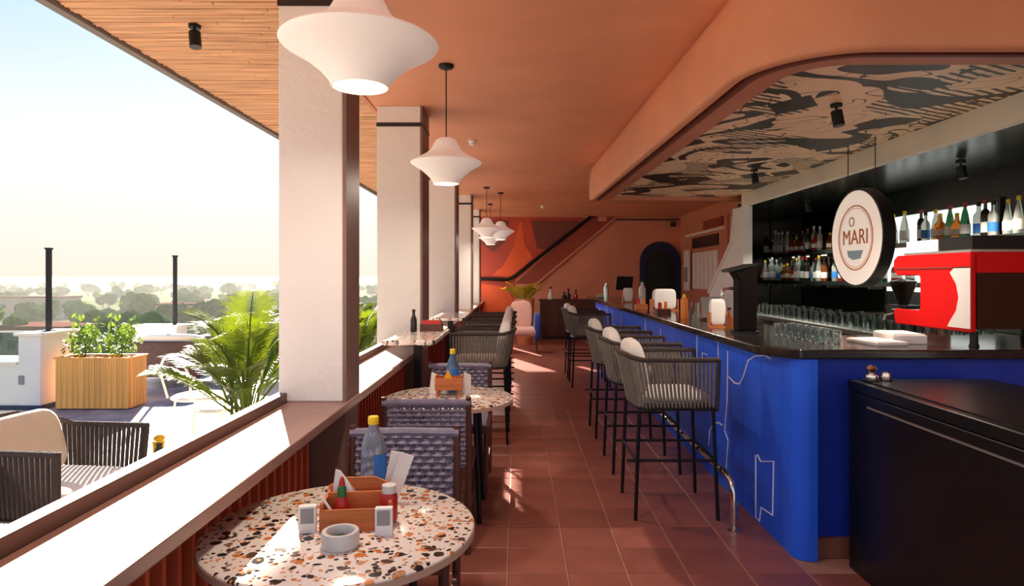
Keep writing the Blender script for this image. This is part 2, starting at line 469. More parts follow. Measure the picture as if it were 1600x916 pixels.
# ------------------------------------------------------------------ floor
def tile_mesh(name, sx, sy, h, m, c=0.004):
    b = MB(); x, y = sx / 2, sy / 2
    b.add([(-x,-y,-h),(x,-y,-h),(x,y,-h),(-x,y,-h),(-x,-y,-c),(x,-y,-c),(x,y,-c),(-x,y,-c),(-x+c,-y+c,0),(x-c,-y+c,0),(x-c,y-c,0),(-x+c,y-c,0)],
          [(0,1,5,4),(1,2,6,5),(2,3,7,6),(3,0,4,7),(4,5,9,8),(5,6,10,9),(6,7,11,10),(7,4,8,11),(8,9,10,11)])
    return b.mesh(name, m)
X0, X1, Y0, Y1 = -1.02, 4.15, -3.0, 16.25
fl = struct('floor', MB().box(X0, X1, Y0, Y1, -0.15, -0.004), 'floor_grout', label='terracotta tiled floor of the covered bar aisle')
tm = tile_mesh('tile', 0.295, 0.295, 0.006, 'floor_tile')
rest = MB()
ky0 = -22; ky1 = 41
for k in range(ky0, ky1):
    yc = 3.94 + 0.3 * k
    for i in range(-3, 17):
        xc = -0.8 + 0.3 * (i + 0) + 0.0
        xc = -0.5 + 0.3 * i
        if not (X0 < xc - .14 and xc + .16 < X1 and Y0 < yc - .15 and yc + .15 < Y1): continue
        if 1.2 < yc < 7.2 and xc < (1.45 if yc > 3.3 else 2.0):
            piece('tile', tm, fl, (xc, yc, 0))
        elif xc < 1.5 or yc > 12:
            x, y = xc, yc; h = 0.1475
            rest.box(x - h, x + h, y - h, y + h, -0.006, 0)
rest.build('tile_field', 'floor_tile', fl, kind='stuff')

tf = struct('terrace_floor', MB().box(-5.45, -1.04, -3.0, 12.0, -0.4, -0.004), 'terrace_grout', label='sunlit open terrace floor with pale and slate blue paving')
tpm = tile_mesh('paver', 0.592, 0.592, 0.006, 'terrace_pale')
tbm = tile_mesh('paver', 0.592, 0.592, 0.006, 'terrace_blue')
for j in range(-4, 20):
    for i in range(7):
        xc = -1.36 - 0.6 * i; yc = 0.3 + 0.6 * j
        if -5.3 < xc and -2.7 < yc < 11.7:
            piece('paver', tpm if i < 4 or yc < 4.4 else tbm, tf, (xc, yc, 0))

# ------------------------------------------------------------------ walls and ceiling
struct('wall_far', MB().box(-1.3, 4.3, 16.25, 16.4, -0.1, 3.05), 'terracotta_wall', label='terracotta end wall beyond the bar')
struct('wall_right', MB().box(4.15, 4.3, 0.2, 16.25, -0.1, 3.05), 'terracotta_wall', label='terracotta side wall behind the bar')
struct('ceiling', MB().box(-1.3, 4.3, -0.5, 16.4, 3.0, 3.15), 'terracotta_plaster', label='smooth terracotta plaster ceiling over the aisle')
ev = struct('ceiling_eave', MB().box(-2.57, -1.3, -0.5, 16.4, 3.03, 3.15), 'bamboo', label='overhanging eave lined with bamboo reed')
bb = MB(); rb = random.Random(3)
y = -0.48
while y < 16.35:
    r = rb.uniform(0.009, 0.015); y += r
    zz = 3.03 - r * 0.75 + rb.uniform(-.004, .004)
    x = -2.56
    while x < -1.31:
        L = rb.uniform(0.5, 1.4); xe = min(x + L, -1.302)
        if xe - x > .02: bb.tube([(x, y, zz), (xe - .004, y + rb.uniform(-.004, .004), zz + rb.uniform(-.003, .003))], r, 6)
        x = xe if xe > -1.31 else xe
        if xe >= -1.31: break
    y += r
bb.build('bamboo_reed', 'bamboo', ev, True, kind='stuff')
MB().box(-2.63, -2.57, -0.5, 16.4, 2.985, 3.17).build('eave_edge', 'gray_trim', ev)
MB().box(-1.32, -1.28, -0.5, 16.4, 2.985, 3.03).build('reed_stop', 'terracotta_trim', ev)

# parapet wall with coping and orange slats
wl = struct('wall_left', MB().box(-1.13, -1.07, -3.0, 16.25, -0.004, 0.815), 'gray_trim', label='low parapet wall with brown coping and orange slats beside the tables')
MB().box(-1.135, -0.83, -3.0, 16.25, 0.815, 0.86).build('coping', 'coping_stone', wl, bevel=0.006)
MB().box(-1.185, -1.136, -3.0, 16.25, 0.80, 0.905).build('coping_lip', 'coping_lip', wl, bevel=0.004)
MB().box(-1.069, -0.98, -3.0, 16.25, 0, 0.06).build('slat_rail', 'orange_slat', wl)
sm = MB().prism([(-.028, -.012), (.028, -.006), (.028, .006), (-.028, .012)], 0.06, 0.815).mesh('slat', 'orange_slat')
PILL = [(3.16, .26, -1.18), (5.70, .42, -1.25), (8.85, .42, -1.27), (11.9, .42, -1.27), (14.5, .42, -1.27)]
y = 1.15
while y < 16.1:
    if not any(p[0] - .05 < y < p[0] + p[1] + .05 for p in PILL):
        piece('slat', sm, wl, (-1.015, y, 0), (0, 0, R(-24)))
    y += 0.082 if y < 6 else 0.095
for (py, pd, px) in PILL:
    MB().box(-1.068, -0.85, py, py + pd, 0, 0.815).build('pier', 'brown_clad', wl)
names = ['nearest', 'second', 'third', 'fourth', 'last']
for i, (py, pd, px) in enumerate(PILL):
    c = thing('column', ['nearest and widest pale square column, behind the big white pendant lamp', 'second pale square column from the camera, with a dark band near its top',
        'third pale square column from the camera, directly below the second white pendant lamp', 'fourth pale square column, a narrow strip with a dark band beside the red mural',
        'farthest pale square column, standing next to the far red mural wall'][i], 'column', ((px - .86) / 2, py + pd / 2, 0.86), 0, 'square columns along the parapet')
    w = (-.862 - px) / 2; d = pd / 2
    MB().box(-w, w, -d, d, 0, 2.14).build('shaft', 'pillar_plaster', c, bevel=0.008)
    MB().box(w + .001, w + .018, -d, d, 0, 2.14).build('side_cladding', 'brown_clad', c)
    b = MB()
    b.box(-w - .004, w + .022, -d - .005, -d - .0005, 1.955, 1.99); b.box(w + .0185, w + .022, -d, d, 1.955, 1.99)
    b.build('band', 'dark_band', c)

# ------------------------------------------------------------------ dropped soffit over the bar
def soffit_path(inset, yend=8.6):
    r0 = 0.55; xl, yl = 1.1, 2.85
    r = r0 - inset; cx, cy = xl + r0, yl + r0
    pts = [(xl + inset - .12, yend)]
    for k in range(0, 13):
        a = math.pi + (math.pi / 2) * k / 12
        pts.append((cx + r * math.cos(a), cy + r * math.sin(a)))
    pts.append((4.14, yl + inset)); return pts
def soffit_strip(prof, close=False):
    b = MB(); rows = [[(x, yy, z) for (x, yy) in soffit_path(i)] for (i, z) in prof]
    n = len(rows[0]); vs = [p for r in rows for p in r]; fs = []
    for a in range(len(rows) - 1):
        for j in range(n - 1): fs.append((a * n + j, a * n + j + 1, (a + 1) * n + j + 1, (a + 1) * n + j))
    return b.add(vs, fs)
cove = [(.10, 2.999), (.06, 2.985), (.035, 2.955), (.015, 2.90), (.004, 2.82), (0, 2.72), (0, 2.60), (0, 2.53), (.006, 2.51), (.02, 2.5), (.06, 2.5)]
so = soffit_strip(cove).build('ceiling_bulkhead', 'terracotta_plaster', None, True)
tag(so, 'curved terracotta bulkhead dropping from the ceiling around the bar', kind='structure')
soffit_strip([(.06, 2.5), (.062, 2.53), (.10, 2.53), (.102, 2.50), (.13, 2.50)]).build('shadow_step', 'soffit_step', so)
soffit_strip([(.13, 2.50), (.28, 2.515), (.282, 2.55), (.30, 2.55)]).build('inner_lip', 'terracotta_trim', so)
poly = soffit_path(.27, 8.6)
poly = [(min(x, 2.93), yy) for (x, yy) in poly] + [(2.93, 8.6)]
MB().prism(poly, 2.551, 2.60).build('painted_panel', 'mural_print', so)
MB().box(.98, 4.15, 8.6, 8.72, 2.5, 3.0).build('far_fascia', 'terracotta_trim', so)
struct('trim_1', MB().box(2.93, 3.0, 3.13, 8.36, 2.39, 2.56), 'cream_paint', label='cream beam along the edge of the painted ceiling')
struct('trim_2', MB().prism([(8.30, 0), (8.30, 2.39), (8.62, 2.39), (8.72, 1.95), (9.75, 1.25), (9.75, 0)], 2.93, 3.05, 'x'), 'white_paint', label='white sloping end wall of the back bar')
MB().prism([(8.60, 2.39), (8.66, 2.39), (8.78, 1.96), (9.82, 1.24), (9.76, 1.22), (8.70, 1.93)], 2.915, 3.065, 'x').build('white_edge', 'white_enamel', bpy.data.objects['trim_2'])
nc = struct('ceiling_niche', MB().prism([(3.0, 3.13), (4.14, 3.13), (4.14, 10.4), (3.6, 10.4), (3.05, 8.62), (3.0, 8.62)], 2.39, 2.46), 'niche_dark', label='dark glossy ceiling of the back bar niche')
struct('wall_niche', MB().prism([(3.06, 8.63), (3.61, 10.41), (4.14, 10.41), (4.14, 10.52), (3.54, 10.52), (2.99, 8.66)], 0, 2.46), 'niche_dark', label='dark slanting end wall of the back bar niche')
MB().box(4.141, 4.1475, 3.0, 10.4, 0, 2.39).build('back_lining', 'niche_dark', bpy.data.objects['wall_niche'])
# far wall painting, stair stringer, arched door
wf = bpy.data.objects['wall_far']
MB().prism([(-.93, 0), (-.93, 2.98), (1.75, 2.98), (.2, 1.62), (-.05, 1.40), (.1, 0)], 16.235, 16.249, 'y').build('mural_ground', 'mural_red', wf)
MB().prism([(-.65, 1.5), (-.35, 1.75), (-.1, 2.2), (.05, 2.85), (.12, 2.85), (.18, 2.3), (.4, 1.95), (.1, 1.65), (-.2, 1.45)], 16.226, 16.235, 'y').build('mural_figure', 'mural_orange', wf)
MB().prism([(.35, 2.9), (.5, 2.2), (.75, 2.15), (1.2, 2.5), (1.6, 2.88)], 16.226, 16.235, 'y').build('mural_figure', 'mural_brown', wf)
MB().prism([(-.9, 2.9), (-.9, 2.3), (-.6, 2.1), (-.3, 2.35), (-.2, 2.9)], 16.226, 16.235, 'y').build('mural_figure', 'mural_brown', wf)
MB().prism([(-.9, .3), (-.9, 1.3), (-.3, 1.2), (-.1, .9), (-.15, .3)], 16.226, 16.235, 'y').build('mural_figure', 'mural_orange', wf)
MB().prism([(1.80, 2.98), (2.5, 2.98), (.45, 1.28), (-.05, 1.30)], 16.16, 16.25, 'y').build('stair_stringer', 'stringer', wf)
MB().prism([(2.48, 2.985), (2.55, 2.985), (.50, 1.27), (.42, 1.27)], 16.15, 16.25, 'y').build('stringer_edge', 'terracotta_trim', wf)
hr = MB().tube([(-.93, 16.1, 1.42), (-.25, 16.1, 1.40), (-.10, 16.1, 1.46), (1.86, 16.1, 2.99)], 0.045, 8).build('stair_handrail', 'black_metal', None, True)
tag(hr, 'black handrail climbing diagonally across the red mural wall', 'handrail')
MB().box(1.9, 4.1, 16.19, 16.25, 2.9, 2.93).build('conduit', 'dark_band', wf)
MB().cbox((3.95, 16.2, 2.8), (.12, .08, .12)).build('alarm_box', 'dark_band', wf)
MB().cbox((2.15, 16.2, 2.93), (.22, .1, .12)).build('junction_box', 'terracotta_trim', wf)
def arch(w, h, n=14):
    p = [(-w / 2, 0), (w / 2, 0)]
    for k in range(n + 1):
        a = math.pi * k / n; p.append((w / 2 * math.cos(a), h - w / 2 + w / 2 * math.sin(a)))
    return p
dr = struct('door_1', MB().prism([(x + 3.62, z) for x, z in arch(1.02, 2.36)], 16.17, 16.25, 'y'), 'navy_paint', label='navy arched doorway in the far terracotta wall')
MB().prism([(x + 3.60, z + .0) for x, z in arch(.72, 2.14)], 16.14, 16.17, 'y').build('door_leaf', 'door_dark', dr)
MB().box(3.56, 3.60, 16.12, 16.14, 0.1, 1.95).build('door_mullion', 'navy_paint', dr)
# serving hatch on the right wall, far end
w1 = struct('window_1', MB().box(4.10, 4.15, 12.5, 15.6, 0.9, 2.72), 'terracotta_trim', label='kitchen hatch with dark pane in the far right wall')
MB().box(4.07, 4.10, 13.0, 14.9, 2.12, 2.36).build('dark_pane', 'door_dark', w1)
MB().box(4.06, 4.10, 12.6, 15.5, 2.42, 2.47).build('hatch_shelf', 'cream_paint', w1)
MB().box(4.07, 4.10, 12.7, 14.0, 2.5, 2.68).build('upper_pane', 'stringer', w1)
for k in range(6):
    MB().box(4.075, 4.10, 13.05 + k * .31, 13.05 + k * .31 + .28, 1.2, 2.02).build('wall_panel', 'white_paint', w1)
nb = MB().box(4.02, 4.06, 15.0, 15.45, 1.15, 2.1).build('notice_board', 'white_paint')
tag(nb, 'white board leaning at the kitchen hatch near the arched door', 'board')
pk = MB().box(4.0, 4.02, 15.1, 15.35, 1.35, 1.7).build('picture', 'paper_gray', nb)

# ------------------------------------------------------------------ bar
bar = thing('bar_counter', 'long royal blue bar counter with a dark stone top and white line drawings', 'bar counter', (0, 0, 0))
b = MB(); b.box(1.482, 1.92, 3.42, 12.0, 0.0, 1.05); b.box(1.92, 4.05, 3.42, 4.05, 0.0, 1.05)
b.build('carcass', 'black_top', bar)
b = MB().prism([(1.31, 12.05), (1.31, 3.56), (1.33, 3.50), (1.42, 3.34), (1.47, 3.31), (4.05, 3.31), (4.05, 4.15), (1.98, 4.15), (1.98, 12.05)], 1.05, 1.10)
b.build('countertop', 'counter_stone', bar, bevel=0.008)
pm = MB().box(-.032, 0, -.1465, .1465, 0, 1.048).mesh('panel', 'bar_blue')
y = 3.65
while y < 11.95:
    piece('panel', pm, bar, (1.482, y, 0)); y += 0.298
pts = [(1.45, 3.50), (1.45, 3.42)]
for k in range(9):
    a = math.pi + math.pi / 2 * k / 8; pts.append((1.53 + .08 * math.cos(a), 3.40 + .08 * math.sin(a)))
pts += [(1.56, 3.32), (1.56, 3.50)]
MB().prism(pts, 0, 1.048).build('rounded_corner', 'bar_blue', bar, True)
MB().box(1.561, 4.05, 3.385, 3.419, 0.105, 1.048).build('end_panel', 'bar_blue_shaded', bar)
MB().box(1.561, 4.05, 3.36, 3.419, 0.0, 0.104).build('skirting', 'plinth_brown', bar)
def art(px, off=0.0, r=0.0048):
    p = []
    for (a, c) in px:                                    # drawn on the bar front, x = 1.447
        d = 1447.0 / (a - 808); p.append((1.446, d, max(0.02, 1.48 - (c - 432) / 1000 * d)))
    return MB().tube(p, r, 5).build('line_drawing', 'art_line', bar)
Z = lambda L: [(740 + x / 2.573, 560 + y / 2.573) for x, y in L]
art(Z([(1135, 390), (1135, 715), (1150, 722), (1157, 600), (1203, 632), (1207, 415), (1155, 415), (1142, 388)]))
art(Z([(1195, 2), (1170, -12), (1130, -8), (1105, 10), (1085, 75), (1070, 103), (1050, 100), (1022, 70), (1022, -30)]))
art(Z([(945, 350), (950, 290), (970, 262), (985, 258), (1000, 270)]))
art(Z([(1022, 60), (1020, 180), (1010, 290), (1024, 330), (1016, 450)]))
rl = random.Random(11)
y = 4.6
while y < 11.6:
    p = []; z = rl.uniform(.55, 1.0); yy = y
    for k in range(rl.randint(4, 7)):
        p.append((1.446, yy, z))
        if rl.random() < .5: z = min(1.02, max(.1, z + rl.uniform(-.35, .35)))
        else: yy += rl.uniform(-.05, .16)
    MB().tube(p, 0.0045, 4).build('line_drawing', 'art_line', bar); y += rl.uniform(.18, .38)
MB().tube([(1.449, 3.6, 1.035), (1.449, 11.9, 1.035)], 0.004, 4).build('line_drawing', 'art_line', bar)

fr = thing('foot_rail', 'polished metal foot rail running along the base of the blue bar', 'foot rail', (1.26, 3.72, 0))
rp = [(0, 0, .012), (0, 0, .12), (0, .005, .22), (-.005, .03, .28), (-.012, .08, .305), (-.02, .2, .31), (-.03, 8.0, .31)]
MB().tube(rp, 0.021, 12).build('rail', 'chrome', fr, True)
MB().lathe([(.04, 0), (.04, .008), (.024, .014), (.022, .03)], 16).build('foot_flange', 'chrome', fr, True)
for yy in (1.9, 3.9, 5.9, 7.7):
    MB().tube([(-.03, yy, .31), (.16, yy, .31), (.188, yy, .31)], 0.012, 8).build('bracket', 'chrome', fr, True)

# black chest beside the bar end
ch = thing('chest_cabinet', 'low black cabinet with a flat top in front of the bar end', 'cabinet', (2.05, 2.2, 0))
MB().box(-.36, .36, -1.0, 1.06, 0.0, .90).build('body', 'black_gloss', ch, bevel=0.006)
MB().box(-.365, .36, -1.005, 1.065, .905, .955).build('top', 'black_gloss', ch, bevel=0.004)
MB().box(-.32, .33, -.97, 1.03, .955, .962).build('top_mat', 'black_top', ch)
MB().box(-.368, -.361, -.62, .88, .845, .853).build('handle_groove', 'gray_trim', ch)
MB().lathe([(.0, 0), (.012, .002), (.012, .008), (0, .01)], 12, (-.37, -.45, .72)).build('lock', 'gray_trim', ch, True)
t = thing('chrome_tamper', 'small shiny metal knob on the corner of the black cabinet', 'knob', (1.755, 3.17, .962))
MB().lathe([(.0, 0), (.03, .0), (.034, .01), (.03, .03), (.016, .036), (.02, .05), (.026, .062), (.018, .074), (0, .078)], 18).build('base', 'chrome', t, True)
MB().lathe([(.0, 0), (.026, .0), (.03, .012), (.024, .04), (0, .046)], 18, (.07, 0, 0)).build('cap', 'chrome', t, True)

# glowing opal pane between the bottle shelves
w2 = struct('glow_pane', MB().box(4.112, 4.148, 5.45, 7.15, 1.28, 2.16), 'niche_dark', label='bright glowing opal pane behind the bottle shelves of the back bar')
MB().box(4.10, 4.112, 5.50, 7.10, 1.32, 2.12).build('opal_pane', 'opal_glow', w2)
# ------------------------------------------------------------------ rope stools
def ucurve(w, xf, xb, z, zb=None, n=6, bow=0.03, r=0.08):
    """U from front right (y=-w) round the back to front left"""
    zb = z if zb is None else zb
    pts = [(xf, -w, z)]
    pts.append((xb + r, -w, z))
    for k in range(1, n): 
        a = k / n * math.pi / 2; pts.append((xb + r - r * math.sin(a), -w + r - r * math.cos(a), z + (zb - z) * k / n))
    pts.append((xb - bow * .3, -w + r, zb)); pts.append((xb - bow, 0, zb)); pts.append((xb - bow * .3, w - r, zb))
    for k in range(n - 1, 0, -1):
        a = k / n * math.pi / 2; pts.append((xb + r - r * math.sin(a), w - r + r * math.cos(a), z + (zb - z) * k / n))
    pts.append((xb + r, w, z)); pts.append((xf, w, z)); return [Vector(p) for p in pts]
def resample(P, n):
    L = [0]
    for i in range(1, len(P)): L.append(L[-1] + (P[i] - P[i - 1]).length)
    out = []; j = 0
    for k in range(n):
        t = L[-1] * k / (n - 1)
        while j < len(P) - 2 and L[j + 1] < t: j += 1
        f = (t - L[j]) / max(1e-9, L[j + 1] - L[j]); out.append(P[j].lerp(P[j + 1], min(1, f)))
    return out
def rope_shell(top, bot, n, r, zt=0.0):
    b = MB(); T = resample(top, n); B = resample(bot, n)
    for i in range(n):
        m = T[i].lerp(B[i], .5)
        b.tube([T[i] + Vector((0, 0, .014)), T[i].lerp(B[i], .08), m, T[i].lerp(B[i], .92), B[i] - Vector((0, 0, .012))], r, 5)
    return b
def make_stool(label):
    t = thing('rope_bar_stool', label, 'bar stool')
    for (sx, sy) in ((1, -1), (1, 1), (-1, -1), (-1, 1)):
        MB().tube([(sx * .25 - .0, sy * .25, 0), (sx * .225, sy * .235, .665)], 0.0115, 8, sq=1).build('leg', 'black_metal', t, True)
    g = .238
    MB().tube([(.243, -g, .36), (.243, g, .36)], .009, 8).build('foot_bar', 'black_metal', t, True)
    MB().tube([(-.243, -g, .36), (-.243, g, .36)], .009, 8).build('stretcher', 'black_metal', t, True)
    for s in (-1, 1): MB().tube([(-.30, s * .24, .36), (.243, s * .24, .36)], .009, 8).build('stretcher', 'black_metal', t, True)
    bot = ucurve(.245, .245, -.225, .675, .675, bow=.02)
    top = ucurve(.275, .25, -.29, .975, 1.0, bow=.03)
    MB().tube(bot, .013, 8).build('seat_frame', 'black_metal', t, True)
    MB().tube(top, .015, 8).build('arm_rail', 'rope_dark', t, True)
    for s in (-1, 1): MB().tube([(.245, s * .245, .66), (.25, s * .275, .975)], .012, 8).build('front_post', 'rope_dark', t, True)
    n = 62; sh = rope_shell(top, bot, n, .0085)
    o = sh.build('rope_weave', 'rope', t, True); o['kind'] = 'stuff'
    MB().cbox((0.01, 0, .68), (.44, .46, .02)).build('seat_base', 'black_metal', t)
    MB().cushion((0.015, 0, .722), (.44, .46, .075), .3).build('seat_cushion', 'cushion', t, True)
    MB().cushion((-.215, 0, .91), (.11, .43, .34), .4, ry=R(-9)).build('back_cushion', 'cushion', t, True)
    return t
BS = 'rope bar stools along the blue bar'
s0 = make_stool('nearest grey rope bar stool facing the blue bar, legs fully in view'); s0['group'] = BS
s0.location = (.968, 4.13, 0)
for (y, l) in ((5.03, 'second grey rope bar stool from the camera at the blue bar'), (6.08, 'third grey rope bar stool from the camera at the blue bar'),
               (8.75, 'fourth grey rope bar stool from the camera at the blue bar, past the gap'), (9.55, 'farthest grey rope bar stool at the blue bar, by the far cabinet')):
    dup(s0, (.968 if y < 8 else .985, y, 0), 0, l, BS)
LS = 'rope stools facing the parapet'
for k, (y, l) in enumerate(((5.86, 'nearest rope stool on the parapet side, its ropes facing the round table'), (6.75, 'second rope stool on the parapet side, just behind the nearest one'),
             (7.65, 'third rope stool on the parapet side, in the row seen edge on'), (8.55, 'farthest rope stool on the parapet side, before the pink armchair'))):
    dup(s0, (-.335, y, 0), math.pi, l, LS)

# high tables on the parapet side
def high_table(y, label):
    t = thing('high_table', label, 'table', (-.79, y, 0), 0, 'high tables at the parapet')
    MB().box(-.17, .20, -.52, .52, .985, 1.02).build('tabletop', 'terrazzo', t, bevel=.006)
    MB().box(-.03, .03, -.03, .03, .012, .985).build('leg', 'black_metal', t)
    MB().box(-.16, .16, -.25, .25, 0, .012).build('base_plate', 'black_metal', t)
    return t
high_table(5.72 - .62, 'white topped high table between the second column and the nearest parapet stool')
high_table(7.6, 'white topped high table farther along the parapet, behind the rope stools')

# ------------------------------------------------------------------ woven dining chairs
def make_chair(label):
    """faces -Y, back at y = 0"""
    t = thing('woven_dining_chair', label, 'chair')
    w = .225
    for s in (-1, 1):
        MB().tube([(s * .222, .03, 0), (s * .225, 0.0, .45), (s * w, .025, .835)], [.017, .019, .015], 8).build('back_post', 'wood_dark', t, True)
        MB().tube([(s * .215, -.44, 0), (s * .22, -.42, .45)], [.016, .02], 8).build('leg', 'wood_dark', t, True)
        MB().cbox((s * .222, -.21, .43), (.03, .42, .045)).build('side_rail', 'wood_dark', t)
        MB().cbox((s * .222, -.2, .2), (.018, .42, .022)).build('stretcher', 'wood_dark', t)
    MB().cbox((0, -.43, .43), (.44, .03, .045)).build('front_rail', 'wood_dark', t)
    MB().cbox((0, .0, .43), (.44, .03, .045)).build('rear_rail', 'wood_dark', t)
    MB().tube([(-.235, .022, .805), (0, .03, .808), (.235, .022, .805)], .020, 8).build('top_rail', 'weave', t, True)
    b = MB()
    nv, nh = 17, 13; x0, x1, z0, z1 = -.205, .205, .46, .80
    yb = lambda z: (z - .45) / .385 * .025
    for i in range(nv):
        x = x0 + (x1 - x0) * i / (nv - 1); p = []
        for k in range(nh * 2 + 1):
            z = z0 + (z1 - z0) * k / (nh * 2); p.append((x, yb(z) + .006 * math.sin(math.pi * (k / 2 + i)), z))
        b.tube(p, .0105, 4, sq=.5)
    for j in range(nh):
        z = z0 + (z1 - z0) * (j + .5) / nh; p = []
        for k in range((nv - 1) * 2 + 1):
            x = x0 + (x1 - x0) * k / ((nv - 1) * 2); p.append((x, yb(z) - .006 * math.sin(math.pi * (k / 2 + j)), z))
        b.tube(p, .0115, 4, sq=.9)
    o = b.build('woven_back', 'weave', t, True); o['kind'] = 'stuff'
    b = MB()
    for s in (-1, 1):
        for k in range(4):
            z = .50 + .085 * k
            b.tube([(s * .205, yb(z), z), (s * .24, yb(z), z)], .0085, 4)
    for i in range(16):
        x = -.2 + .4 * i / 15; b.tube([(x, -.415, .452 + .004 * (i % 2)), (x, -.01, .452 + .004 * (i % 2))], .011, 4)
    for j in range(16):
        y = -.41 + .4 * j / 15; b.tube([(-.215, y, .458 - .004 * (j % 2)), (.215, y, .458 - .004 * (j % 2))], .011, 4)
    o = b.build('woven_seat', 'weave', t, True); o['kind'] = 'stuff'
    return t
c0 = make_chair('woven back dining chair on the far side of the nearest round table, behind the bottle')
G = 'woven dining chairs at the round tables'
c0['group'] = G; c0.location = (-.485, 2.74, 0)
dup(c0, (-.485, 3.44, 0), math.pi, 'woven back dining chair on the near side of the second round table', G)
dup(c0, (-.43, 4.80, 0), 0, 'woven back dining chair on the far side of the second round table', G)

def round_table(x, y, label):
    t = thing('round_table', label, 'table', (x, y, 0), 0, 'round terrazzo tables by the parapet')
    MB().lathe([(.0, .69), (.395, .69), (.402, .696), (.402, .715), (.396, .72), (0, .72)], 72).build('tabletop', 'terrazzo', t, True, loc=None)
    MB().lathe([(.404, .692), (.4045, .692), (.4045, .712), (.4035, .712), (.404, .692)], 72).build('edge_band', 'edge_beige', t, True)
    MB().lathe([(.0, .675), (.16, .675), (.16, .69), (0, .69)], 24).build('mount_plate', 'black_metal', t)
    for k in range(4):
        a = math.pi / 4 + k * math.pi / 2
        MB().tube([(.29 * math.cos(a), .29 * math.sin(a), 0), (.25 * math.cos(a), .25 * math.sin(a), .69)], .014, 8).build('leg', 'black_metal', t, True)
    MB().tube([(.26 * math.cos(k * math.pi / 12), .26 * math.sin(k * math.pi / 12), .67) for k in range(24)], .01, 6, closed=True).build('ring', 'black_metal', t, True)
    return t
T1 = (-.535, 1.955); T2 = (-.43, 4.04); TZ = .72
round_table(*T1, 'nearest round terrazzo table, with ashtray and wooden caddy on it')
round_table(*T2, 'second round terrazzo table, farther along, with a yellow caddy on it')

# things on the nearest table
cad = thing('wooden_caddy', 'brown wooden condiment caddy on the nearest round table', 'caddy', (-.49, 1.985, TZ), R(6))
MB().box(-.105, .105, -.08, .08, 0, .008).build('bottom', 'wood_box', cad)
MB().box(-.105, .105, -.08, -.07, .008, .065).build('front_panel', 'wood_box', cad)
MB().prism([(-.105, .008), (.105, .008), (.105, .085), (.04, .115), (-.05, .115), (-.105, .09)], .07, .08, 'y').build('rear_panel', 'wood_box', cad)
for s in (-1, 1): MB().box(s * .10 - .005, s * .10 + .005, -.07, .07, .008, .08).build('side_panel', 'wood_box', cad)
MB().box(-.095, .095, .005, .013, .008, .09).build('divider', 'wood_box', cad)
bt = thing('water_bottle', 'clear plastic water bottle with yellow cap and blue label behind the caddy', 'bottle', (-.485, 2.16, TZ))
MB().lathe([(0, 0), (.036, 0), (.042, .008), (.042, .06), (.040, .065), (.042, .07), (.042, .16), (.040, .19), (.030, .225), (.016, .25), (.0145, .268), (0, .268)], 24).build('body', 'plastic_clear', bt, True)
b = MB(); n = 12
for k in range(n + 1):
    a = R(-75) + R(120) * k / n; b.v += [(.0428 * math.cos(a), .0428 * math.sin(a), .072), (.0428 * math.cos(a), .0428 * math.sin(a), .165)]
b.f = [(2 * k, 2 * k + 2, 2 * k + 3, 2 * k + 1) for k in range(n)]
b.build('label_band', 'label_blue', bt, True)
MB().lathe([(0, .262), (.018, .262), (.018, .284), (.016, .288), (0, .288)], 20).build('cap', 'cap_yellow', bt, True)
mc = thing('menu_card', 'folded white menu card leaning behind the wooden caddy', 'card', (-.425, 2.135, TZ), R(8))
MB().cbox((.03, 0, .085), (.045, .004, .17), ry=R(20)).build('front_leaf', 'paper_white', mc)
MB().cbox((.008, .02, .085), (.045, .004, .17), ry=R(12)).build('rear_leaf', 'paper_white', mc)
nk = MB().add([(-.05, 0, .0), (.05, 0, .0), (.045, .025, .0), (-.045, .025, 0), (-.035, .01, .135), (-.02, .012, .13), (.05, .02, .03)], [(0, 1, 6, 5, 4), (1, 2, 6), (2, 3, 4, 5, 6), (3, 0, 4), (0, 3, 2, 1)]).build('napkin', 'paper_white', None)
nk.location = (-.545, 2.035, TZ + .010); tag(nk, 'folded white napkin standing in the wooden caddy', 'napkin')
sb = thing('sauce_bottle', 'small sauce bottle with red tip and green collar in the wooden caddy', 'bottle', (-.535, 1.955, TZ + .009))
MB().lathe([(0, 0), (.02, 0), (.022, .006), (.022, .05), (.016, .07), (.012, .08), (0, .08)], 16).build('body', 'red_plastic', sb, True)
MB().lathe([(0, .08), (.014, .08), (.014, .105), (.010, .112), (0, .112)], 14).build('collar', 'green_plastic', sb, True)
MB().lathe([(0, .112), (.010, .112), (.008, .128), (.004, .138), (0, .138)], 12).build('tip', 'red_plastic', sb, True)
kb = thing('ketchup_jar', 'small red jar with white lid at the right end of the wooden caddy', 'jar', (-.395, 1.975, TZ + .009))
MB().lathe([(0, 0), (.024, 0), (.026, .005), (.026, .075), (.02, .085), (0, .085)], 18).build('body', 'red_plastic', kb, True)
MB().lathe([(0, .085), (.022, .085), (.022, .108), (0, .108)], 18).build('lid', 'ceramic', kb, True)
def card(x, y, rz, lab):
    t = thing('tent_card', lab, 'card', (x, y, TZ), rz)
    MB().cbox((0, 0, .04), (.05, .022, .08)).build('block', 'paper_white', t, bevel=.001)
    MB().box(-.019, .019, -.0125, -.0113, .03, .074).build('print_panel', 'paper_gray', t)
    return t
card(-.622, 1.9, R(10), 'small white table card left of the wooden caddy')
card(-.392, 1.885, R(4), 'small white table card in front of the right end of the wooden caddy')
a = thing('ashtray', 'round pale stone ashtray in front of the wooden caddy', 'ashtray', (-.497, 1.80, TZ))
MB().lathe([(0, 0), (.046, 0), (.052, .006), (.053, .04), (.050, .046), (.040, .046), (.036, .036), (.034, .014), (0, .012)], 32).build('bowl', 'ceramic', a, True)
MB().lathe([(0, .013), (.033, .0145), (.034, .022), (.015, .027), (0, .026)], 20).build('ash', 'ash_dark', a, True)
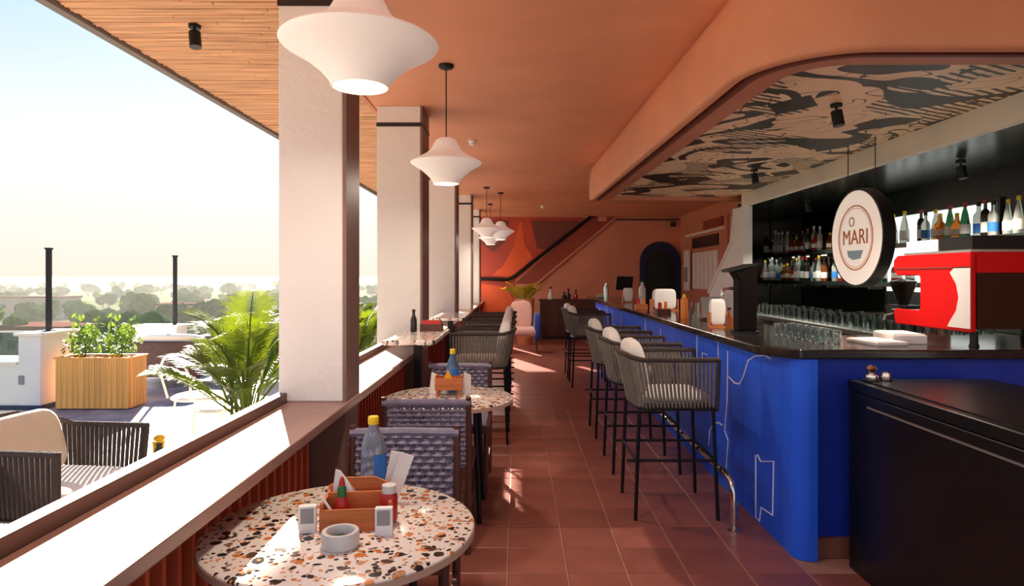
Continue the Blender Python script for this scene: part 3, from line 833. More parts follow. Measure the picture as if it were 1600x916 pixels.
kn = MB().tube([(-.53, 1.925, TZ + .012), (-.585, 1.915, TZ + .10)], .004, 6).build('stirrer', 'paper_white'); tag(kn, 'thin pale stick leaning out of the left end of the caddy', 'stick')

# things on the second table
c2 = thing('footed_caddy', 'orange wooden caddy on short feet on the second round table', 'caddy', (-.435, 4.10, TZ))
for sx in (-1, 1):
    for sy in (-1, 1): MB().box(sx * .07 - .008, sx * .07 + .008, sy * .05 - .008, sy * .05 + .008, 0, .04).build('foot', 'wood_box', c2)
MB().box(-.085, .085, -.06, .06, .04, .05).build('tray', 'wood_box', c2)
for s in (-1, 1): MB().box(-.085, .085, s * .055 - .004, s * .055 + .004, .05, .115).build('long_side', 'wood_box', c2)
for s in (-1, 1): MB().box(s * .081 - .004, s * .081 + .004, -.05, .05, .05, .13).build('short_side', 'wood_box', c2)
b2 = thing('blue_label_bottle', 'clear bottle with blue label and yellow top on the second round table', 'bottle', (-.425, 4.22, TZ))
MB().lathe([(0, 0), (.038, 0), (.042, .008), (.042, .15), (.036, .19), (.016, .235), (.014, .255), (0, .255)], 20).build('body', 'glass_blue', b2, True)
MB().lathe([(.0425, .06), (.043, .062), (.043, .148), (.0425, .15)], 20).build('label_band', 'label_blue', b2, True)
MB().lathe([(0, .25), (.018, .25), (.018, .28), (0, .284)], 16).build('cap', 'cap_yellow', b2, True)
tt = MB().add([(-.05, 0, 0), (.05, 0, 0), (.05, .03, 0), (-.05, .03, 0), (0, .012, .12)], [(0, 1, 4), (1, 2, 4), (2, 3, 4), (3, 0, 4), (0, 3, 2, 1)]).build('yellow_napkin', 'yellow_tissue')
tt.location = (-.44, 4.06, TZ + .05); tag(tt, 'bright yellow folded napkin in the caddy on the second table', 'napkin')
for (dx, l) in ((-.105, 'white folded napkin left of the yellow caddy on the second table'), (.105, 'white folded napkin right of the yellow caddy on the second table')):
    n = MB().add([(-.03, 0, 0), (.03, 0, 0), (.03, .04, 0), (-.03, .04, 0), (-.015, .015, .14), (.03, .02, .12)], [(0, 1, 5, 4), (1, 2, 5), (2, 3, 4, 5), (3, 0, 4), (0, 3, 2, 1)]).build('napkin', 'paper_white')
    n.location = (-.435 + dx, 4.14, TZ); tag(n, l, 'napkin')
# things on the high table
hx = thing('condiment_box', 'dark wooden condiment box on the high table by the second column', 'caddy', (-.72, 5.4, 1.02))
MB().box(-.09, .09, -.06, .06, 0, .06).build('box', 'wood_dark', hx); MB().box(-.08, .08, -.05, .05, .06, .09).build('packets', 'red_plastic', hx)
hb = thing('small_bottle', 'dark sauce bottle beside the condiment box on the high table', 'bottle', (-.86, 5.32, 1.02))
MB().lathe([(0, 0), (.025, 0), (.027, .01), (.027, .1), (.012, .14), (.012, .17), (0, .17)], 14).build('body', 'bottle_dark', hb, True); MB().lathe([(0, .165), (.014, .165), (.014, .185), (0, .185)], 12).build('cap', 'cap_black', hb, True)

# ------------------------------------------------------------------ pendant lamps
def make_lamp(label):
    """origin at the ceiling"""
    t = thing('pendant_lamp', label, 'lamp', group='white pendant lamps')
    MB().lathe([(0, 0), (.055, 0), (.055, -.014), (.045, -.026), (.012, -.032), (0, -.032)][::-1], 24).build('canopy', 'black_metal', t, True)
    MB().tube([(0, 0, -.03), (0, 0, -.53)], .0045, 8).build('cord', 'black_metal', t, True)
    prof = [(.092, -.855), (.10, -.835), (.128, -.80), (.18, -.755), (.225, -.728), (.250, -.712), (.256, -.704), (.246, -.694), (.21, -.676), (.15, -.645), (.11, -.612), (.09, -.575), (.075, -.545), (.05, -.528), (.012, -.52)]
    inner = [(r * .975 - .001, z) for (r, z) in prof]
    MB().lathe(prof + inner[::-1] + [prof[0]], 48).build('shade', 'lamp_shade', t, True, )
    MB().lathe([(0, -.845), (.086, -.845), (.086, -.838), (0, -.838)], 32).build('diffuser', 'lamp_glow', t, True)
    ld = bpy.data.lights.new('bulb', 'AREA'); ld.shape = 'DISK'; ld.size = .15; ld.energy = 11; ld.color = (1.0, .86, .70)
    lo = bpy.data.objects.new('bulb', ld); C.objects.link(lo); lo.parent = t; lo.location = (0, 0, -.852)
    return t
lp = make_lamp('largest white pendant lamp, closest to the camera at the top of the picture')
lp.location = (-.552, 2.25, 3.0); lp.scale = (1.07, 1.07, 1.0)
for (x, y, l) in ((-.51, 4.6, 'second white pendant lamp, hanging in front of the second and third columns'), (-.52, 10.9, 'third white pendant lamp, far down the aisle before the red mural'),
                  (-.56, 13.4, 'lowest looking small white pendant lamp nearest the far wall'), (-.30, 11.6, 'small white pendant lamp to the right of the far pair')):
    dup(lp, (x, y, 3.0), 0, l).scale = (1, 1, 1)
for (x, y, l) in ((-.50, 7.15, 'pale ceiling sensor just right of the second pendant lamp'), (.55, 13.8, 'tiny pale ceiling sensor near the far wall')):
    t = thing('ceiling_sensor', l, 'sensor', (x, y, 3.0))
    MB().lathe([(0, -.06), (.03, -.055), (.035, -.03), (.05, -.02), (.05, 0), (0, 0)], 18).build('dome', 'white_enamel', t, True)
for (x, y, z, l) in ((-1.955, 3.88, 3.005, 'black spotlight under the bamboo eave'), (1.98, 3.97, 2.551, 'black spotlight in the middle of the painted ceiling'), (3.5, 5.05, 2.39, 'dark spotlight under the back bar niche ceiling, above the bottles'),
                     (2.37, 6.4, 2.551, 'small dark spotlight farther along the painted ceiling'), (3.45, 7.6, 2.39, 'added dark spotlight under the far part of the back bar niche ceiling')):  # the last spotlight is added to brighten the back bar
    t = thing('spotlight', l, 'spotlight', (x, y, z))
    MB().lathe([(0, -.02), (.035, -.02), (.035, 0), (0, 0)], 16).build('base', 'black_metal', t, True)
    MB().tube([(0, 0, -.02), (0, 0, -.06)], .008, 8).build('stem', 'black_metal', t)
    MB().tube([(0, 0, -.045), (.012, -.012, -.14)], .034, 14).build('head', 'black_metal', t, True)
    if x > 0:
        ld = bpy.data.lights.new('spot_bulb', 'SPOT'); ld.energy = 95; ld.spot_size = R(130); ld.spot_blend = .8; ld.shadow_soft_size = .03; ld.color = (1.0, .88, .74)
        lo = bpy.data.objects.new('spot_bulb', ld); C.objects.link(lo); lo.parent = t; lo.location = (.012, -.012, -.16)
# ------------------------------------------------------------------ back bar
bk = thing('back_counter', 'steel topped back bar counter crowded with glasses', 'counter', (3.55, 7.3, 0))
MB().box(-.50, .52, -3.12, 1.3, 0, .955).build('cabinet', 'black_top', bk)
MB().box(-.55, .54, -3.12, 1.3, .956, 1.0).build('worktop', 'steel', bk, bevel=.004)
dm = MB().box(-.515, -.50, -.31, .31, .12, .90).mesh('door', 'black_gloss')
hm = MB().tube([(-.525, -.2, .84), (-.525, .2, .84)], .008, 6).mesh('handle', 'steel')
for k in range(6):
    d = piece('door', dm, bk, (0, -2.85 + k * .66, 0)); piece('handle', hm, d)
mi = MB().box(4.115, 4.149, 7.16, 10.38, 1.02, 2.36).build('back_bar_mirror', 'mirror'); tag(mi, 'bronze tinted mirror behind the far bottle shelves', 'mirror')
def shelf(z, l):
    s = thing('bottle_shelf', l, 'shelf', (3.95, 7.2, z - .025), 0, 'back bar shelves')
    MB().box(-.15, .14, -3.0, 3.15, 0, .025).build('board', 'niche_dark', s)
    MB().box(-.12, -.09, -2.95, 3.1, -.008, 0).build('added_glow_strip', 'added_glow_strip', s); MB().box(-.15, -.14, -3.0, 3.15, -.022, 0).build('front_lip', 'niche_dark', s)  # glowing strip added to brighten the glasses, kept out of view by the lip
    for k in range(7): MB().box(-.02, .14, -2.9 + k * .95, -2.88 + k * .95, -.06, 0).build('bracket', 'black_metal', s)
    return s
shelf(1.81, 'upper dark bottle shelf on the back bar mirror'); shelf(1.42, 'lower dark bottle shelf on the back bar mirror')
def bottle(kind, glass, lab, capm, label):
    t = thing('liquor_bottle', label, 'bottle')
    P = {'round': [(0, 0), (.036, 0), (.04, .006), (.04, .165), (.034, .19), (.016, .215), (.014, .27), (0, .27)],
         'tall': [(0, 0), (.032, 0), (.036, .006), (.036, .20), (.028, .235), (.014, .25), (.0135, .31), (0, .31)],
         'squat': [(0, 0), (.046, 0), (.05, .008), (.05, .11), (.044, .14), (.02, .165), (.016, .21), (0, .21)],
         'slope': [(0, 0), (.038, 0), (.042, .006), (.04, .12), (.026, .21), (.014, .26), (.013, .29), (0, .29)]}[kind]
    h = P[-1][1]; r = max(p[0] for p in P)
    MB().lathe(P, 14).build('body', glass, t, True)
    MB().lathe([(r + .0006, .04), (r + .001, .042), (r + .001, h * .42), (r + .0006, h * .42 + .002)], 14).build('label_band', lab, t, True)
    MB().lathe([(0, h - .012), (.017, h - .012), (.017, h + .022), (0, h + .024)], 12).build('cap', capm, t, True)
    return t
KINDS = [('round', 'glass_amber', 'paper_white', 'cap_black', 'round amber'), ('tall', 'glass_pale', 'paper_white', 'ceramic', 'tall clear'), ('squat', 'glass_amber', 'cushion_tan', 'cap_yellow', 'squat amber'),
         ('slope', 'glass_green', 'paper_white', 'red_plastic', 'sloping green'), ('round', 'glass_pale', 'label_blue', 'cap_black', 'round clear blue labelled'), ('tall', 'bottle_dark', 'paper_white', 'red_plastic', 'tall dark'),
         ('squat', 'bottle_red', 'paper_white', 'cap_black', 'squat red'), ('slope', 'glass_pale', 'paper_white', 'cap_yellow', 'sloping clear')]
PROTO = {}
def put_bottle(k, x, y, z, where, group):
    lab = '%s liquor bottle on %s' % (KINDS[k][4], where)
    key = (k,)
    if key not in PROTO:
        PROTO[key] = bottle(*KINDS[k][:4], lab); o = PROTO[key]; o.location = (x, y, z); o['group'] = group
    else: o = dup(PROTO[key], (x, y, z), rb2.uniform(0, 6), lab, group)
    s = rb2.uniform(.92, 1.08); o.scale = (s, s, s)
rb2 = random.Random(21)
y = 4.45; k = 0
while y < 10.25:
    put_bottle((k * 5 + rb2.randint(0, 7)) % 8, 3.93 + rb2.uniform(-.03, .03), y, 1.81, 'the upper back bar shelf', 'bottles on the upper back bar shelf')
    y += rb2.uniform(.098, .125) if y < 6.2 or y > 8.2 else .2; k += 1
y = 6.4
while y < 10.25:
    put_bottle((k * 3 + rb2.randint(0, 7)) % 8, 3.93 + rb2.uniform(-.03, .03), y, 1.42, 'the lower back bar shelf', 'bottles on the lower back bar shelf')
    y += rb2.uniform(.10, .14) if y > 8 else .22; k += 1

# glasses
def tumbler(label, h=.11, r=.036):
    o = MB().lathe([(0, .006), (r * .82, .0), (r, h), (r - .003, h), (r * .80, .009), (0, .010)], 12).build('drinking_glass', 'glass_clear', None, True)
    return tag(o, label, 'glass')
gp = None
for row, x in enumerate((3.12, 3.24, 3.36, 3.48)):
    y = 4.6 + .04 * row
    while y < 8.45:
        l = 'clear drinking glass in the rows on the back bar counter'
        if gp is None: gp = tumbler(l); gp['group'] = 'glasses on the back counter'; o = gp
        else: o = gp.copy(); C.objects.link(o)
        o.location = (x, y, 1.0); s = rb2.uniform(.85, 1.25); o.scale = (1, 1, s); y += rb2.uniform(.1, .17) if row < 3 else .22
bg = None
for row in range(2):
    for k in range(7):
        l = 'short glass on the bar top near its corner, beside the black tower'
        if bg is None: bg = tumbler(l, .075, .034); bg['group'] = 'short glasses on the bar corner'; o = bg
        else: o = bg.copy(); C.objects.link(o)
        o.location = (1.72 + .085 * row + rb2.uniform(-.008, .008), 3.62 + .095 * k, 1.10)
for (x, y, rz, l, n) in ((2.03, 3.62, .1, 'white tray lying on the bar top left of the red machine', 'serving_tray'), (2.22, 3.72, -.15, 'white box on the bar top close to the red machine', 'napkin_box')):
    t = thing(n, l, 'tray' if 'tray' in n else 'box', (x, y, 1.10), rz)
    MB().box(-.09, .09, -.14, .14, 0, .02 if 'tray' in n else .05).build('body', 'white_enamel', t, bevel=.004)
    MB().box(-.08, .08, -.13, .13, .02 if 'tray' in n else .05, .024 if 'tray' in n else .056).build('lining', 'paper_white', t)
gr = thing('coffee_grinder', 'dark coffee grinder on the back bar counter below the round sign', 'grinder', (3.12, 5.0, 1.0))
gr.location = (2.92 + .35, 5.42, 1.0); 
MB().box(-.09, .09, -.10, .10, 0, .24).build('body', 'black_gloss', gr, bevel=.01)
MB().lathe([(.04, .24), (.10, .42), (.10, .44), (0, .46)], 18).build('hopper', 'bottle_dark', gr, True)
MB().tube([(-.09, 0, .16), (-.15, 0, .15), (-.16, 0, .11)], .012, 8).build('spout', 'steel', gr, True)
MB().lathe([(0, 0), (.03, 0), (.03, .01), (0, .01)], 14, (-.10, -.06, .2)).build('dial', 'steel', gr, True)
jr = thing('coffee_canister', 'reddish round canister on the back bar counter beside the grinder', 'canister', (3.3, 5.02, 1.0))
MB().lathe([(0, 0), (.08, 0), (.085, .01), (.085, .30), (.07, .36), (0, .38)], 20).build('body', 'soffit_step', jr, True); MB().lathe([(0, .37), (.03, .375), (.03, .40), (0, .405)], 12).build('knob', 'black_metal', jr, True)

# round sign
sg = thing('round_sign', 'round white sign with orange ring and lettering hanging over the bar', 'sign', (2.72, 5.06, 1.785))
D = .385
mk = lambda prof, n=56: MB().lathe(prof, n)
def disc(name, prof, m, n=56):
    b = MB().lathe(prof, n); b.v = [(-z, yv, x) for (x, yv, z) in b.v]
    return b.build(name, m, sg, True)
disc('rim', [(0, -.045), (D + .006, -.045), (D + .006, .045), (D - .012, .045), (D - .012, .0), (0, 0)], 'black_metal')
disc('face', [(0, .02), (D - .013, .02), (D - .013, .047), (0, .047)], 'sign_face_glow')
disc('ring', [(.248, .0475), (.248, .0505), (.258, .0505), (.258, .0475), (.248, .0475)], 'sign_orange')
disc('ring', [(.232, .0475), (.232, .0495), (.236, .0495), (.236, .0475), (.232, .0475)], 'sign_orange')
tm_ = text_mesh('MARI', .17, 'sign_orange')
piece('lettering', tm_, sg, (-.0485, 0, .0), (R(90), 0, R(-90)))
piece('lettering', text_mesh('O', .11, 'sign_mauve'), sg, (-.0485, .05, .125), (R(90), 0, R(-90)))
MB().prism([(-.12, -.10), (.12, -.10), (.10, -.15), (.03, -.175), (-.08, -.165)], -.0505, -.0475, 'x').build('blue_band', 'sign_blue', sg)
for s in (-1, 1): MB().tube([(0, s * .2, .32), (.0, s * .2, .765)], .004, 6).build('hanger', 'black_metal', sg)

# espresso machine
em = thing('espresso_machine', 'red espresso machine on the end of the bar, its dark back to the camera', 'coffee machine', (2.41, 3.40, 1.10))
side = [(0, .08), (0, .51), (.66, .51), (.70, .48), (.70, .42), (.66, .385), (.44, .385), (.43, .37), (.43, .19), (.45, .175), (.68, .175), (.70, .15), (.68, .08)]
for x in (0, .80): MB().prism(side, x, x + .03, 'x').build('side_plate', 'red_enamel', em, bevel=.006)
b = MB().prism([(.0, .10)] + [(.0, .43)] + [(.12, .43)] + [(.27 - .17 * math.cos(a), .265 + .165 * math.sin(a)) for a in [math.pi / 2 * 1.05 - math.pi * k / 10 * 1.1 for k in range(11)]][::1][:0] + [(.16, .40), (.11, .34), (.09, .265), (.11, .19), (.16, .13), (.18, .10)], -.004, -.0005, 'x')
b.build('side_inlay', 'white_enamel', em)
MB().prism([(-.006, .425), (.69, .425), (.69, .432), (-.006, .432)], -.004, -.0005, 'x').build('side_trim', 'soffit_step', em)
MB().box(.031, .80, .012, .42, .10, .40).build('body', 'black_gloss', em)
MB().box(.031, .80, .0, .012, .40, .51).build('rear_band', 'red_enamel', em)
MB().box(.031, .80, -.004, .011, .10, .395).build('rear_panel', 'machine_back', em)
MB().box(.031, .80, .42, .66, .40, .50).build('head_unit', 'red_enamel', em)
MB().box(.031, .80, .42, .68, .10, .17).build('drip_tray', 'steel', em)
MB().box(.02, .82, .03, .62, .512, .525).build('top_deck', 'steel', em)
b = MB(); b.box(.03, .81, .03, .045, .525, .60); b.box(.03, .045, .045, .30, .525, .60); b.box(.79, .81, .045, .60, .525, .60); b.build('cup_rail', 'black_top', em)
MB().box(.03, .044, .31, .61, .525, .595).build('cup_rail_light', 'white_enamel', em)
for sx in (.06, .76):
    for sy in (.06, .60): MB().lathe([(0, 0), (.026, 0), (.02, .02), (.02, .08), (0, .08)], 14, (sx, sy, 0)).build('foot', 'black_metal', em, True)
for k in range(2):
    MB().lathe([(0, .25), (.035, .25), (.035, .385), (0, .385)], 16, (.25 + .32 * k, .55, 0)).build('group_head', 'chrome', em, True)
    MB().tube([(.25 + .32 * k, .57, .27), (.25 + .32 * k, .76, .25)], .014, 8).build('portafilter', 'black_metal', em, True)
cp = None
for i in range(5):
    for j in range(3):
        if cp is None:
            cp = MB().lathe([(0, 0), (.022, 0), (.034, .05), (.031, .05), (.020, .006), (0, .006)], 14).build('coffee_cup', 'ceramic', None, True); o = cp
            tag(cp, 'small white cup on top of the red espresso machine', 'cup', 'cups on the espresso machine')
        else: o = cp.copy(); C.objects.link(o)
        o.location = (2.60 + .11 * i, 3.56 + .12 * j, 1.625)

# things on the bar top
tw = thing('beer_tower', 'black flaring tower standing on the bar top near the corner', 'beer tap', (1.53, 4.30, 1.10))
MB().lathe([(0, 0), (.10, 0), (.10, .015), (0, .015)], 20).build('base', 'black_metal', tw, True)
MB().prism([(-.06, .015), (.06, .015), (.065, .40), (.075, .47), (-.10, .42), (-.06, .36)], -.06, .06, 'y').build('column', 'tower_black', tw, bevel=.008)
MB().cbox((-.06, 0, .435), (.16, .13, .02), ry=R(-14)).build('hood', 'black_top', tw)
MB().tube([(-.08, 0, .30), (-.15, 0, .29), (-.155, 0, .25)], .012, 8).build('tap', 'chrome', tw, True)
def lathe_item(name, lab, cat, loc, parts):
    t = thing(name, lab, cat, loc)
    for (pn, prof, m, n) in parts: MB().lathe(prof, n).build(pn, m, t, True)
    return t
def napkin_stand(x, y, lab, w=.16, h=.2):
    t = thing('napkin_holder', lab, 'holder', (x, y, 1.10), rb2.uniform(-.2, .2))
    MB().box(-w / 2, w / 2, -.05, .05, 0, .012).build('base', 'wood_box', t)
    MB().box(-w / 2, -w / 2 + .01, -.05, .05, .012, h * .55).build('side', 'wood_box', t); MB().box(w / 2 - .01, w / 2, -.05, .05, .012, h * .55).build('side', 'wood_box', t)
    MB().cushion((0, 0, .012 + h * .5), (w * .84, .085, h), .16).build('napkins', 'paper_white', t, True)
    return t
napkin_stand(1.62, 9.35, 'white arched napkin holder at the far end of the bar')
napkin_stand(1.63, 7.1, 'wide white napkin pack in a wooden holder halfway along the bar', .30, .23)
napkin_stand(1.50, 4.80, 'tall white napkin stack in a holder just beyond the black tower', .13, .2)
lathe_item('milk_bottle', 'tall white bottle beside the arched napkin holder on the bar', 'bottle', (1.76, 9.0, 1.10), [('body', [(0, 0), (.05, 0), (.052, .2), (.02, .26), (.02, .3), (0, .3)], 'ceramic', 16), ('cap', [(0, .295), (.023, .295), (.023, .32), (0, .32)], 'cap_black', 12)])
lathe_item('shaker', 'slim steel shaker standing at the far end of the bar', 'shaker', (1.42, 10.2, 1.10), [('body', [(0, 0), (.035, 0), (.045, .18), (.03, .23), (0, .24)], 'steel', 16), ('cap', [(0, .235), (.02, .235), (.02, .27), (0, .27)], 'chrome', 12)])
lathe_item('orange_sauce_bottle', 'tall orange bottle standing on the bar top', 'bottle', (1.50, 5.75, 1.10), [('body', [(0, 0), (.03, 0), (.032, .01), (.032, .17), (.02, .19), (0, .19)], 'orange_plastic', 16), ('cap', [(0, .188), (.018, .188), (.012, .215), (0, .22)], 'cap_yellow', 12)])
lathe_item('amber_bottle', 'short amber bottle next to the tall napkin stack on the bar', 'bottle', (1.53, 4.62, 1.10), [('body', [(0, 0), (.026, 0), (.028, .08), (.012, .11), (.012, .14), (0, .14)], 'glass_amber', 14), ('cap', [(0, .138), (.014, .138), (.014, .155), (0, .155)], 'cap_black', 12)])
for k, (x, y, m, l) in enumerate(((1.47, 7.6, 'wood_box', 'small wooden caddy in front of the wide napkin pack'), (1.48, 6.5, 'wood_dark', 'dark condiment box on the bar left of the orange bottle'))):
    t = thing('condiment_box', l, 'caddy', (x, y, 1.10)); MB().box(-.07, .07, -.06, .06, 0, .05).build('tray', m, t)
    MB().lathe([(0, .05), (.02, .05), (.02, .11), (0, .12)], 12, (-.03, 0, 0)).build('jar', 'red_plastic', t, True); MB().lathe([(0, .05), (.018, .05), (.016, .12), (0, .13)], 12, (.03, 0, 0)).build('jar', 'orange_plastic', t, True)
mn = thing('menu_stand', 'pale grey menu stand on the bar right of the orange bottle', 'menu', (1.70, 5.6, 1.10), R(15))
MB().box(-.10, .10, -.03, .03, 0, .02).build('base', 'wood_dark', mn); MB().cbox((0, 0, .11), (.19, .008, .18), rx=R(-10)).build('sheet', 'paper_gray', mn)
for (x, y, l) in ((1.62, 5.15, 'clear glass on the bar top before the grey menu stand'), (1.70, 6.1, 'clear glass on the bar top behind the orange bottle'), (1.60, 8.2, 'clear glass on the bar top beyond the wide napkin pack')):
    o = tumbler(l, .13, .04); o.location = (x, y, 1.10)
for k in range(3):
    o = MB().lathe([(0, 0), (.06, 0), (.10, .018), (.098, .02), (.058, .004), (0, .004)], 20).build('plate', 'ceramic', None, True)
    o.location = (1.50, 11.3, 1.10 + .02 * k); tag(o, ['bottom plate', 'middle plate', 'top plate'][k] + ' of the small white stack at the far end of the bar', 'plate', 'plates at the bar end')
pos = thing('till_screen', 'black till screen at the far end of the bar in front of the terracotta wall', 'screen', (1.75, 10.4, 1.10), R(20))
MB().box(-.08, .08, -.06, .06, 0, .02).build('base', 'black_metal', pos); MB().tube([(0, 0, .02), (0, .02, .2)], .02, 8).build('stem', 'black_metal', pos); MB().cbox((0, .02, .27), (.30, .03, .22), rx=R(12)).build('panel', 'black_gloss', pos)

# ------------------------------------------------------------------ far end furniture
fc = thing('sideboard', 'dark brown low sideboard against the far terracotta wall', 'cabinet', (1.1, 15.3, 0))
MB().box(-.55, .75, -.22, .22, .06, .90).build('body', 'wood_dark', fc); MB().box(-.58, .78, -.24, .24, .90, .935).build('top', 'wood_dark', fc); MB().box(-.5, .7, -.2, .2, 0, .06).build('plinth', 'black_top', fc)
for k in range(3): 
    d = MB().box(-.53 + k * .43, -.53 + k * .43 + .41, -.235, -.221, .09, .87).build('door', 'wood_dark', fc); MB().lathe([(0, 0), (.015, 0), (.015, .02), (0, .02)], 8, (-.18 + k * .43, -.25, .5)).build('knob', 'chrome', d)
for k, (x, m, l) in enumerate(((.80, 'ceramic', 'pale bottle on the far sideboard, first from the left'), (1.12, 'bottle_dark', 'dark squat bottle on the far sideboard'), (1.22, 'bottle_dark', 'dark bottle in the middle of the far sideboard'), (1.4, 'bottle_red', 'brown bottle at the right of the far sideboard'))):
    lathe_item('decanter', l, 'bottle', (x, 15.25, .935), [('body', [(0, 0), (.05, 0), (.06, .12), (.02, .2), (.02, .28), (0, .28)], m, 14), ('stopper', [(0, .275), (.03, .28), (.03, .31), (0, .33)], 'cap_black', 12)]).scale = (1.2 - .1 * k, 1.2 - .1 * k, (.9, .55, .8, .7)[k])
ac = thing('armchair', 'pink armchair with blue side and dark legs at the far end of the aisle', 'armchair', (.14, 12.4, 0), R(0))
MB().cushion((0, 0, .42), (.56, .56, .18), .25).build('seat', 'fabric_pink', ac, True)
MB().cushion((-.06, .24, .72), (.44, .14, .56), .3, rx=R(-6)).build('backrest', 'fabric_pink', ac, True)
MB().cushion((.25, .02, .50), (.14, .60, .56), .35).build('side', 'fabric_blue', ac, True); MB().cushion((-.25, .02, .48), (.12, .56, .36), .35).build('side', 'fabric_pink', ac, True)
for sx in (-1, 1):
    for sy in (-1, 1): MB().tube([(sx * .25, sy * .24, 0), (sx * .22, sy * .22, .36)], [.013, .02], 8).build('leg', 'wood_dark', ac, True)

# ------------------------------------------------------------------ plants
def frond_mesh(name, L, droop, nl, lw, ll, m, seed):
    r_ = random.Random(seed); b = MB(); pts = []
    for k in range(15):
        t = k / 14; pts.append(Vector((L * (t - .12 * t * t) * .75, 0, L * (.72 * t - droop * t * t))))
    b.tube(pts, [.010 * (1 - .8 * k / 14) + .001 for k in range(15)], 5)
    for i in range(nl):
        t = .22 + .78 * i / (nl - 1); f = t * 14; k = min(13, int(f)); p = pts[k].lerp(pts[k + 1], f - k); d = (pts[k + 1] - pts[k]).normalized()
        l = ll * (math.sin(math.pi * (.18 + .8 * (t - .2) / .8)) * .9 + .15) * r_.uniform(.85, 1.1)
        for s in (-1, 1):
            side = Vector((0, s, 0)); dirn = (d * .75 + side * .85 + Vector((0, 0, .25))).normalized(); up = d.cross(side).normalized() * s
            w = lw * (.6 + .4 * math.sin(math.pi * t))
            q = [p, p + dirn * l * .35, p + dirn * l * .7 - Vector((0, 0, l * .05)), p + dirn * l - Vector((0, 0, l * .2))]
            wv = dirn.cross(Vector((0, 0, 1))).normalized()
            b.add([q[0], q[1] + wv * w, q[2] + wv * w * .8, q[3], q[2] - wv * w * .8, q[1] - wv * w], [(0, 1, 5), (1, 2, 4, 5), (2, 3, 4)])
    return b.mesh(name, m)
FM = [frond_mesh('frond', 1.0, .25 + .14 * i, 36, .0062, .30, 'palm_leaf', i) for i in range(3)]
FY = [frond_mesh('frond', 1.0, .25 + .14 * i, 24, .012, .30, 'palm_leaf_yellow', 10 + i) for i in range(3)]
def palm(label, loc, h, n, s, potm='pot_white', fm=FM, pot=(.2, .38), seed=1, group=None, lean=(.25, 1.0)):
    r_ = random.Random(seed); t = thing('potted_palm', label, 'palm', loc, 0, group)
    pr, ph = pot
    MB().lathe([(0, 0), (pr * .72, 0), (pr, ph), (pr * .94, ph), (pr * .88, ph * .88), (0, ph * .88)], 24).build('pot', potm, t, True)
    MB().lathe([(0, ph * .89), (pr * .86, ph * .89), (pr * .5, ph * .93), (0, ph * .94)], 18).build('soil', 'soil', t, True)
    for k in range(7):
        a = r_.uniform(0, 6.28); q = r_.uniform(.02, pr * .5)
        MB().tube([(q * math.cos(a), q * math.sin(a), ph * .9), (q * 1.6 * math.cos(a), q * 1.6 * math.sin(a), h * .6)], [.014, .008], 6).build('stem', 'palm_stem', t, True)
    for k in range(n):
        a = k * 2.4 + r_.uniform(-.3, .3); tilt = r_.uniform(*lean); q = r_.uniform(.01, pr * .5); z = r_.uniform(ph * .95, h * .62); ss = s * r_.uniform(.75, 1.1)
        o = piece('frond', fm[k % 3], t, (q * math.cos(a), q * math.sin(a), z), (r_.uniform(-.2, .2), R(-30) + (tilt - .25) * R(55), a), (ss, ss, ss))
    return t
palm('lush green potted palm outside the parapet, just left of the nearest column', (-1.95, 4.6, 0), 1.15, 30, .92, pot=(.22, .42), seed=4, lean=(-.2, 1.0))
palm('green potted palm outside, seen between the first and second columns', (-1.82, 7.3, 0), 1.1, 30, .85, seed=9, lean=(-.2, .7))
palm('green potted palm outside, seen between the second and third columns', (-1.98, 10.9, 0), 1.3, 28, .9, seed=12, lean=(-.2, .6))
palm('yellowish potted palm in an orange pot before the red mural wall', (.16, 13.9, 0), 1.3, 16, .72, 'pot_orange', FY, (.22, 1.0), 6, None, (.2, .8))

def shrub_leaf_mesh(i):
    r_ = random.Random(40 + i); b = MB()
    for k in range(110):
        p = Vector((r_.gauss(0, .10), r_.gauss(0, .10), abs(r_.gauss(.12, .12)))); d = Vector((r_.gauss(0, 1), r_.gauss(0, 1), r_.gauss(.3, .8))).normalized(); w = d.cross(Vector((.3, .2, 1))).normalized(); l = r_.uniform(.06, .12)
        b.add([p, p + d * l * .5 + w * l * .22, p + d * l, p + d * l * .5 - w * l * .22], [(0, 1, 2, 3)])
    return b.mesh('foliage', 'shrub_leaf')
SH = [shrub_leaf_mesh(i) for i in range(3)]
pl = thing('planter_box', 'long wooden planter box of upright slats with small shrubs on the terrace', 'planter', (-4.72, 7.28, 0))
MB().box(-.385, .385, -.155, .155, .02, .50).build('liner', 'soil', pl)
bm_ = MB().box(-.029, .029, -.012, .012, 0, .55).mesh('board', 'wood_planter')
for k in range(13):
    for s in (-1, 1): piece('board', bm_, pl, (-.372 + k * .062, s * .168, .012))
for k in range(5):
    for s in (-1, 1): piece('board', bm_, pl, (s * .40, -.124 + k * .062, .012), (0, 0, R(90)))
b = MB(); b.box(-.42, .42, -.187, -.14, .562, .58); b.box(-.42, .42, .14, .187, .562, .58); b.box(-.42, -.37, -.14, .14, .562, .58); b.box(.37, .42, -.14, .14, .562, .58); b.build('rim', 'wood_planter', pl)
for k, (x, y) in enumerate(((-.2, 0), (.2, .02))):
    s = thing('shrub', ['left young green shrub in the wooden planter', 'right young green shrub in the wooden planter'][k], 'shrub', (-4.72 + x, 7.28 + y, .50))
    MB().tube([(0, 0, 0), (.01, .01, .16)], .008, 6).build('stem', 'bark', s)
    for q in range(3): piece('foliage', SH[q], s, (.05 * (q - 1), .02 * q, .06 + .04 * q), (0, 0, q * 2.0), (.8, .8, 1.0))

